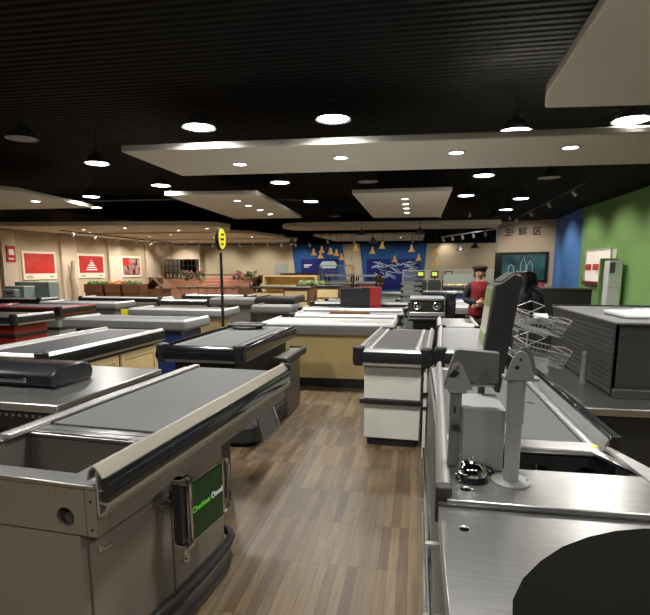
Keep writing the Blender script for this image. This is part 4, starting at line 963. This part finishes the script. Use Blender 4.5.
for i in range(4): MB().box(0+.08*i,2.5-.08*i,.0+i*.22,.22+i*.22,0,.80+i*.14).build('shelf_step', M['pinkwood'], t, .01)
MB().box(.0,2.45,.88,.94,1.3,1.36).build('top_board', M['crate'], t)
t = thing('dark_wood_shelf', 'brown plank shelving between salmon and pine shelves', 'shelving', (-5.3, 20.3, 0))
MB().box(0,1.3,0,.6,.0,1.30).box(-.1,1.5,-.1,.7,1.30,1.42).build('body', M['crate'], t)
t = thing('pine_shelf', 'pale pine shelf unit left of the left blue panel', 'shelf', (-5.25, 17.3, 0))
MB().box(0,.06,0,.6,0,1.36).box(1.85,1.91,0,.6,0,1.36).box(0,1.91,.56,.6,0,1.36).build('side_boards', M['pine'], t)
for zz in (.25,.62,.98,1.32): MB().box(.06,1.85,0,.56,zz,zz+.05).build('shelf_board', M['pine'], t)
for i, (x, y, lb) in enumerate([(-2.98,11.4,'pine crate drawer unit right of the tall black counter'),(-2.45,12.6,'pine crate drawer unit farther back behind the silver counters')]):
    t = thing('pine_drawer_unit', lb, 'cabinet', (x, y, 0))
    MB().box(0,.6,0,.6,0,1.12).build('body', M['crate'], t, .01)
    for j in range(4): MB().box(.04,.56,-.02,.0,.15+j*.24,.35+j*.24).build('drawer', M['pine'], t, .006)
    MB().box(-.02,.62,-.02,.62,1.12,1.16).build('top', M['dark'], t)
t = thing('produce_table', 'long dark topped wooden table before the pine shelf', 'table', (-4.7, 14.2, 0))
MB().box(0,1.6,0,.8,1.02,1.07).build('tabletop', M['dark'], t, .01)
for lx in (.06,1.54):
    for ly in (.06,.74): MB().box(lx-.05,lx+.05,ly-.05,ly+.05,0,1.02).build('leg', M['crate'], t)
MB().box(.1,1.5,.1,.7,.3,.9).build('lower_shelf', M['pine'], t)
t = thing('low_table', 'low pinkish table with many legs carrying flowers at the left back', 'table', (-8.1, 16.5, 0))
MB().box(0,2.1,0,.8,.92,.98).build('tabletop', M['crate'], t)
for i in range(7): MB().box(.05+i*.32,.14+i*.32,.04,.1,0,.92).build('leg', M['pinkwood'], t)
for i, (x, y, lb) in enumerate([(-7.65,16.9,'bouquet of mixed flowers on the low table, left one'),(-5.75,16.9,'bouquet of pink and white flowers right of the yellow sign')]):
    t = thing('flower_vase', lb, 'flowers', (x, y, .981 if i == 0 else 0)); rs = random.Random(i+4)
    b = 0 if i == 0 else .98
    MB().lathe([(0,0),(.09,0),(.11,.1),(.06,.2),(.08,.24),(0,.24)], n=14).build('vase', M['glass'], t).location.z = b
    if i: MB().box(-.2,.2,-.2,.2,0,.975).build('stand', M['crate'], t)
    q = MB(); q2 = MB()
    for j in range(34):
        p = (rs.uniform(-.36,.36), rs.uniform(-.2,.2), b+.25+rs.uniform(0,.26)); (q if j % 2 else q2).ball(p, rs.uniform(.04,.075), 7, 5, jit=.3)
    q.build('flower_heads', M['flower'], t); q2.build('leaves', M['leaf'], t)
# dark wine racks
t = thing('bottle_rack', 'black grid rack against the sand wall left of the salmon shelving', 'rack', (-14.15, 27.5, 0))
q = MB()
for i in range(9): q.box(i*.235,i*.235+.035,0,.4,1.05,2.15)
for zz in (1.05,1.4,1.77,2.12): q.box(0,1.92,0,.4,zz,zz+.035)
q.build('frame', M['board'], t)
MB().box(1.0,1.9,.3,.38,1.05,2.1).build('back_panel', M['dark'], t)
q = MB()
for i in range(10): q.box(.06+i*.18,.17+i*.18,.1,.3,1.086,1.33)
tag(q.build('stock', M['poster_white'], t), None, None, kind='stuff')
MB().box(-.1,2.2,-.3,.4,.0,1.05).build('base_cabinet', M['pinkwood'], t)
tag(MB().box(-8.15,-7.35,YB-.06,YB-.001,1.25,1.9).build('notice_board', M['grey']), 'pale square notice board on the sand wall left of the blue panels', 'board')
# tree trunk decoration by the poster wall
tag(MB().tube([(-14.95,20.55,0),(-14.90,20.57,.7),(-14.99,20.57,1.2),(-14.90,20.57,1.95)], [.16,.15,.12,.07], 10).build('tree_trunk', M['marble']), 'slim pale bare tree trunk standing between the two red posters', 'tree trunk')
tag(MB().box(0,.40,0,.02,0,.76).build('yellow_board', M['yellow'], loc=(-5.95,9.6,0)), 'small bright yellow panel beside the red railed checkout', 'panel')
# black shelving stacks and glass cases in the centre back
def rack(label, x, y, w_, z0, z1, n, d_=.6):
    t = thing('black_shelf_rack', label, 'shelving', (x, y, 0))
    for i in range(n):
        zz = z0+(z1-z0)*i/(n-1); s_ = MB().box(0,w_,0,d_,zz,zz+.035).build('shelf', M['dark'], t); MB().box(0,w_,-.012,0,zz-.01,zz+.05).build('price_rail', M['grey'], s_)
    q = MB()
    for lx in (0,w_-.04): q.box(lx,lx+.04,0,.04,0,z1).box(lx,lx+.04,d_-.04,d_,0,z1)
    q.build('frame', M['board'], t); return t
rack('long low black shelf rack left of the brown figure', -2.55, 14.5, .77, .75, 1.38, 4)
rack('black shelf rack right of the long low rack', -1.80, 15.6, .62, .75, 1.36, 4)
rack('black four shelf rack behind the counter with chrome rings', -.31, 11.15, .44, .8, 1.24, 5)
for (x, y, w_, h, lb) in [(-3.67,19.5,1.3,1.70,'glass display case before the left blue panel'),(-.45,17.5,.95,1.52,'glass food case before the right blue panel'),(.9,17.5,1.6,1.55,'glass deli case before the plain sand wall')]:
    t = thing('glass_case', lb, 'display case', (x, y, 0))
    MB().box(0,w_,0,.8,0,1.12).build('base_cabinet', M['grey'], t, .01)
    MB().box(.01,w_-.01,.0,.01,1.12,h).box(.0,.01,0,.7,1.12,h).box(w_-.01,w_,0,.7,1.12,h).box(0,w_,0,.6,h,h+.01).build('glass', M['glass'], t)
    q = MB()
    for lx in (0,w_-.03): q.box(lx,lx+.03,0,.03,1.12,h).box(lx,lx+.03,.7,.73,1.12,h)
    q.box(0,w_,0,.03,h,h+.03); q.build('frame', M['alu'], t)
    MB().box(.05,w_-.05,.1,.6,1.121,1.16).build('tray', M['steel'], t)
for x, y, lb in [(.25,16.6,'upright scale with a lit yellow green screen, left one'),(.68,16.6,'upright scale with a lit yellow green screen, middle one'),(1.12,16.6,'dark unlit upright scale at the right of the lit ones')]:
    t = thing('weighing_scale', lb, 'scale', (x-.1, y, 0), 0, 'scales on the deli counter' if 'lit' in lb and 'unlit' not in lb else None)
    MB().box(-.2,.2,-.2,.2,0,1.18).box(-.18,.18,-.15,.15,1.18,1.24).box(-.02,.02,.05,.09,1.24,1.4).build('body', M['dark'], t, .008)
    MB().box(-.12,.12,.02,.08,1.30,1.52).build('screen_housing', M['dark'], t, .01)
    MB().box(-.08,.08,.01,.02,1.37,1.48).build('screen', M['lcd_green'] if 'unlit' not in lb else M['grey'], t)
t = thing('fruit_counter', 'dark chilled counter with heaped yellow fruit left of the woman in red', 'counter', (.78, 14.9, 0))
MB().box(0,1.0,0,.7,0,1.08).build('body', M['dark'], t, .01); MB().box(.02,.98,.5,.55,1.08,1.42).build('greenish_back', M['greygreen'], t)
rs = random.Random(2)
for j in range(22):
    o = MB().ball((0,0,0), .040, 10, 8).build('fruit', M['potato'] if j % 3 else M['carrot'], loc=(.83+(j % 11)*.086, 15.0+.10*(j//11), 1.121))
    tag(o, 'round yellow or orange fruit in the heap on the dark chilled counter', 'fruit', 'fruit on the chilled counter')
for (x, y, w_, h, m_, lb) in [(.2,13.1,1.0,1.02,'navy','low blue base counter behind the black shelf rack'),(-1.2,12.7,1.3,1.0,'greygreen','pale green glass fronted counter in the centre back'),(1.55,11.6,.9,.98,'grey_d','small grey steel counter left of the woman in red'),(-2.4,17.0,1.2,1.12,'crate','brown crate table behind the red and black box'),(3.2,17.0,2.2,1.0,'dark','dark counter at the foot of the sign wall')]:
    t = thing('display_counter', lb, 'counter', (x, y, 0))
    MB().box(.03,w_-.03,.03,.57,0,h-.05).build('body', M[m_], t, .01); MB().box(0,w_,0,.6,h-.05,h).build('worktop', M['steel'], t, .008)
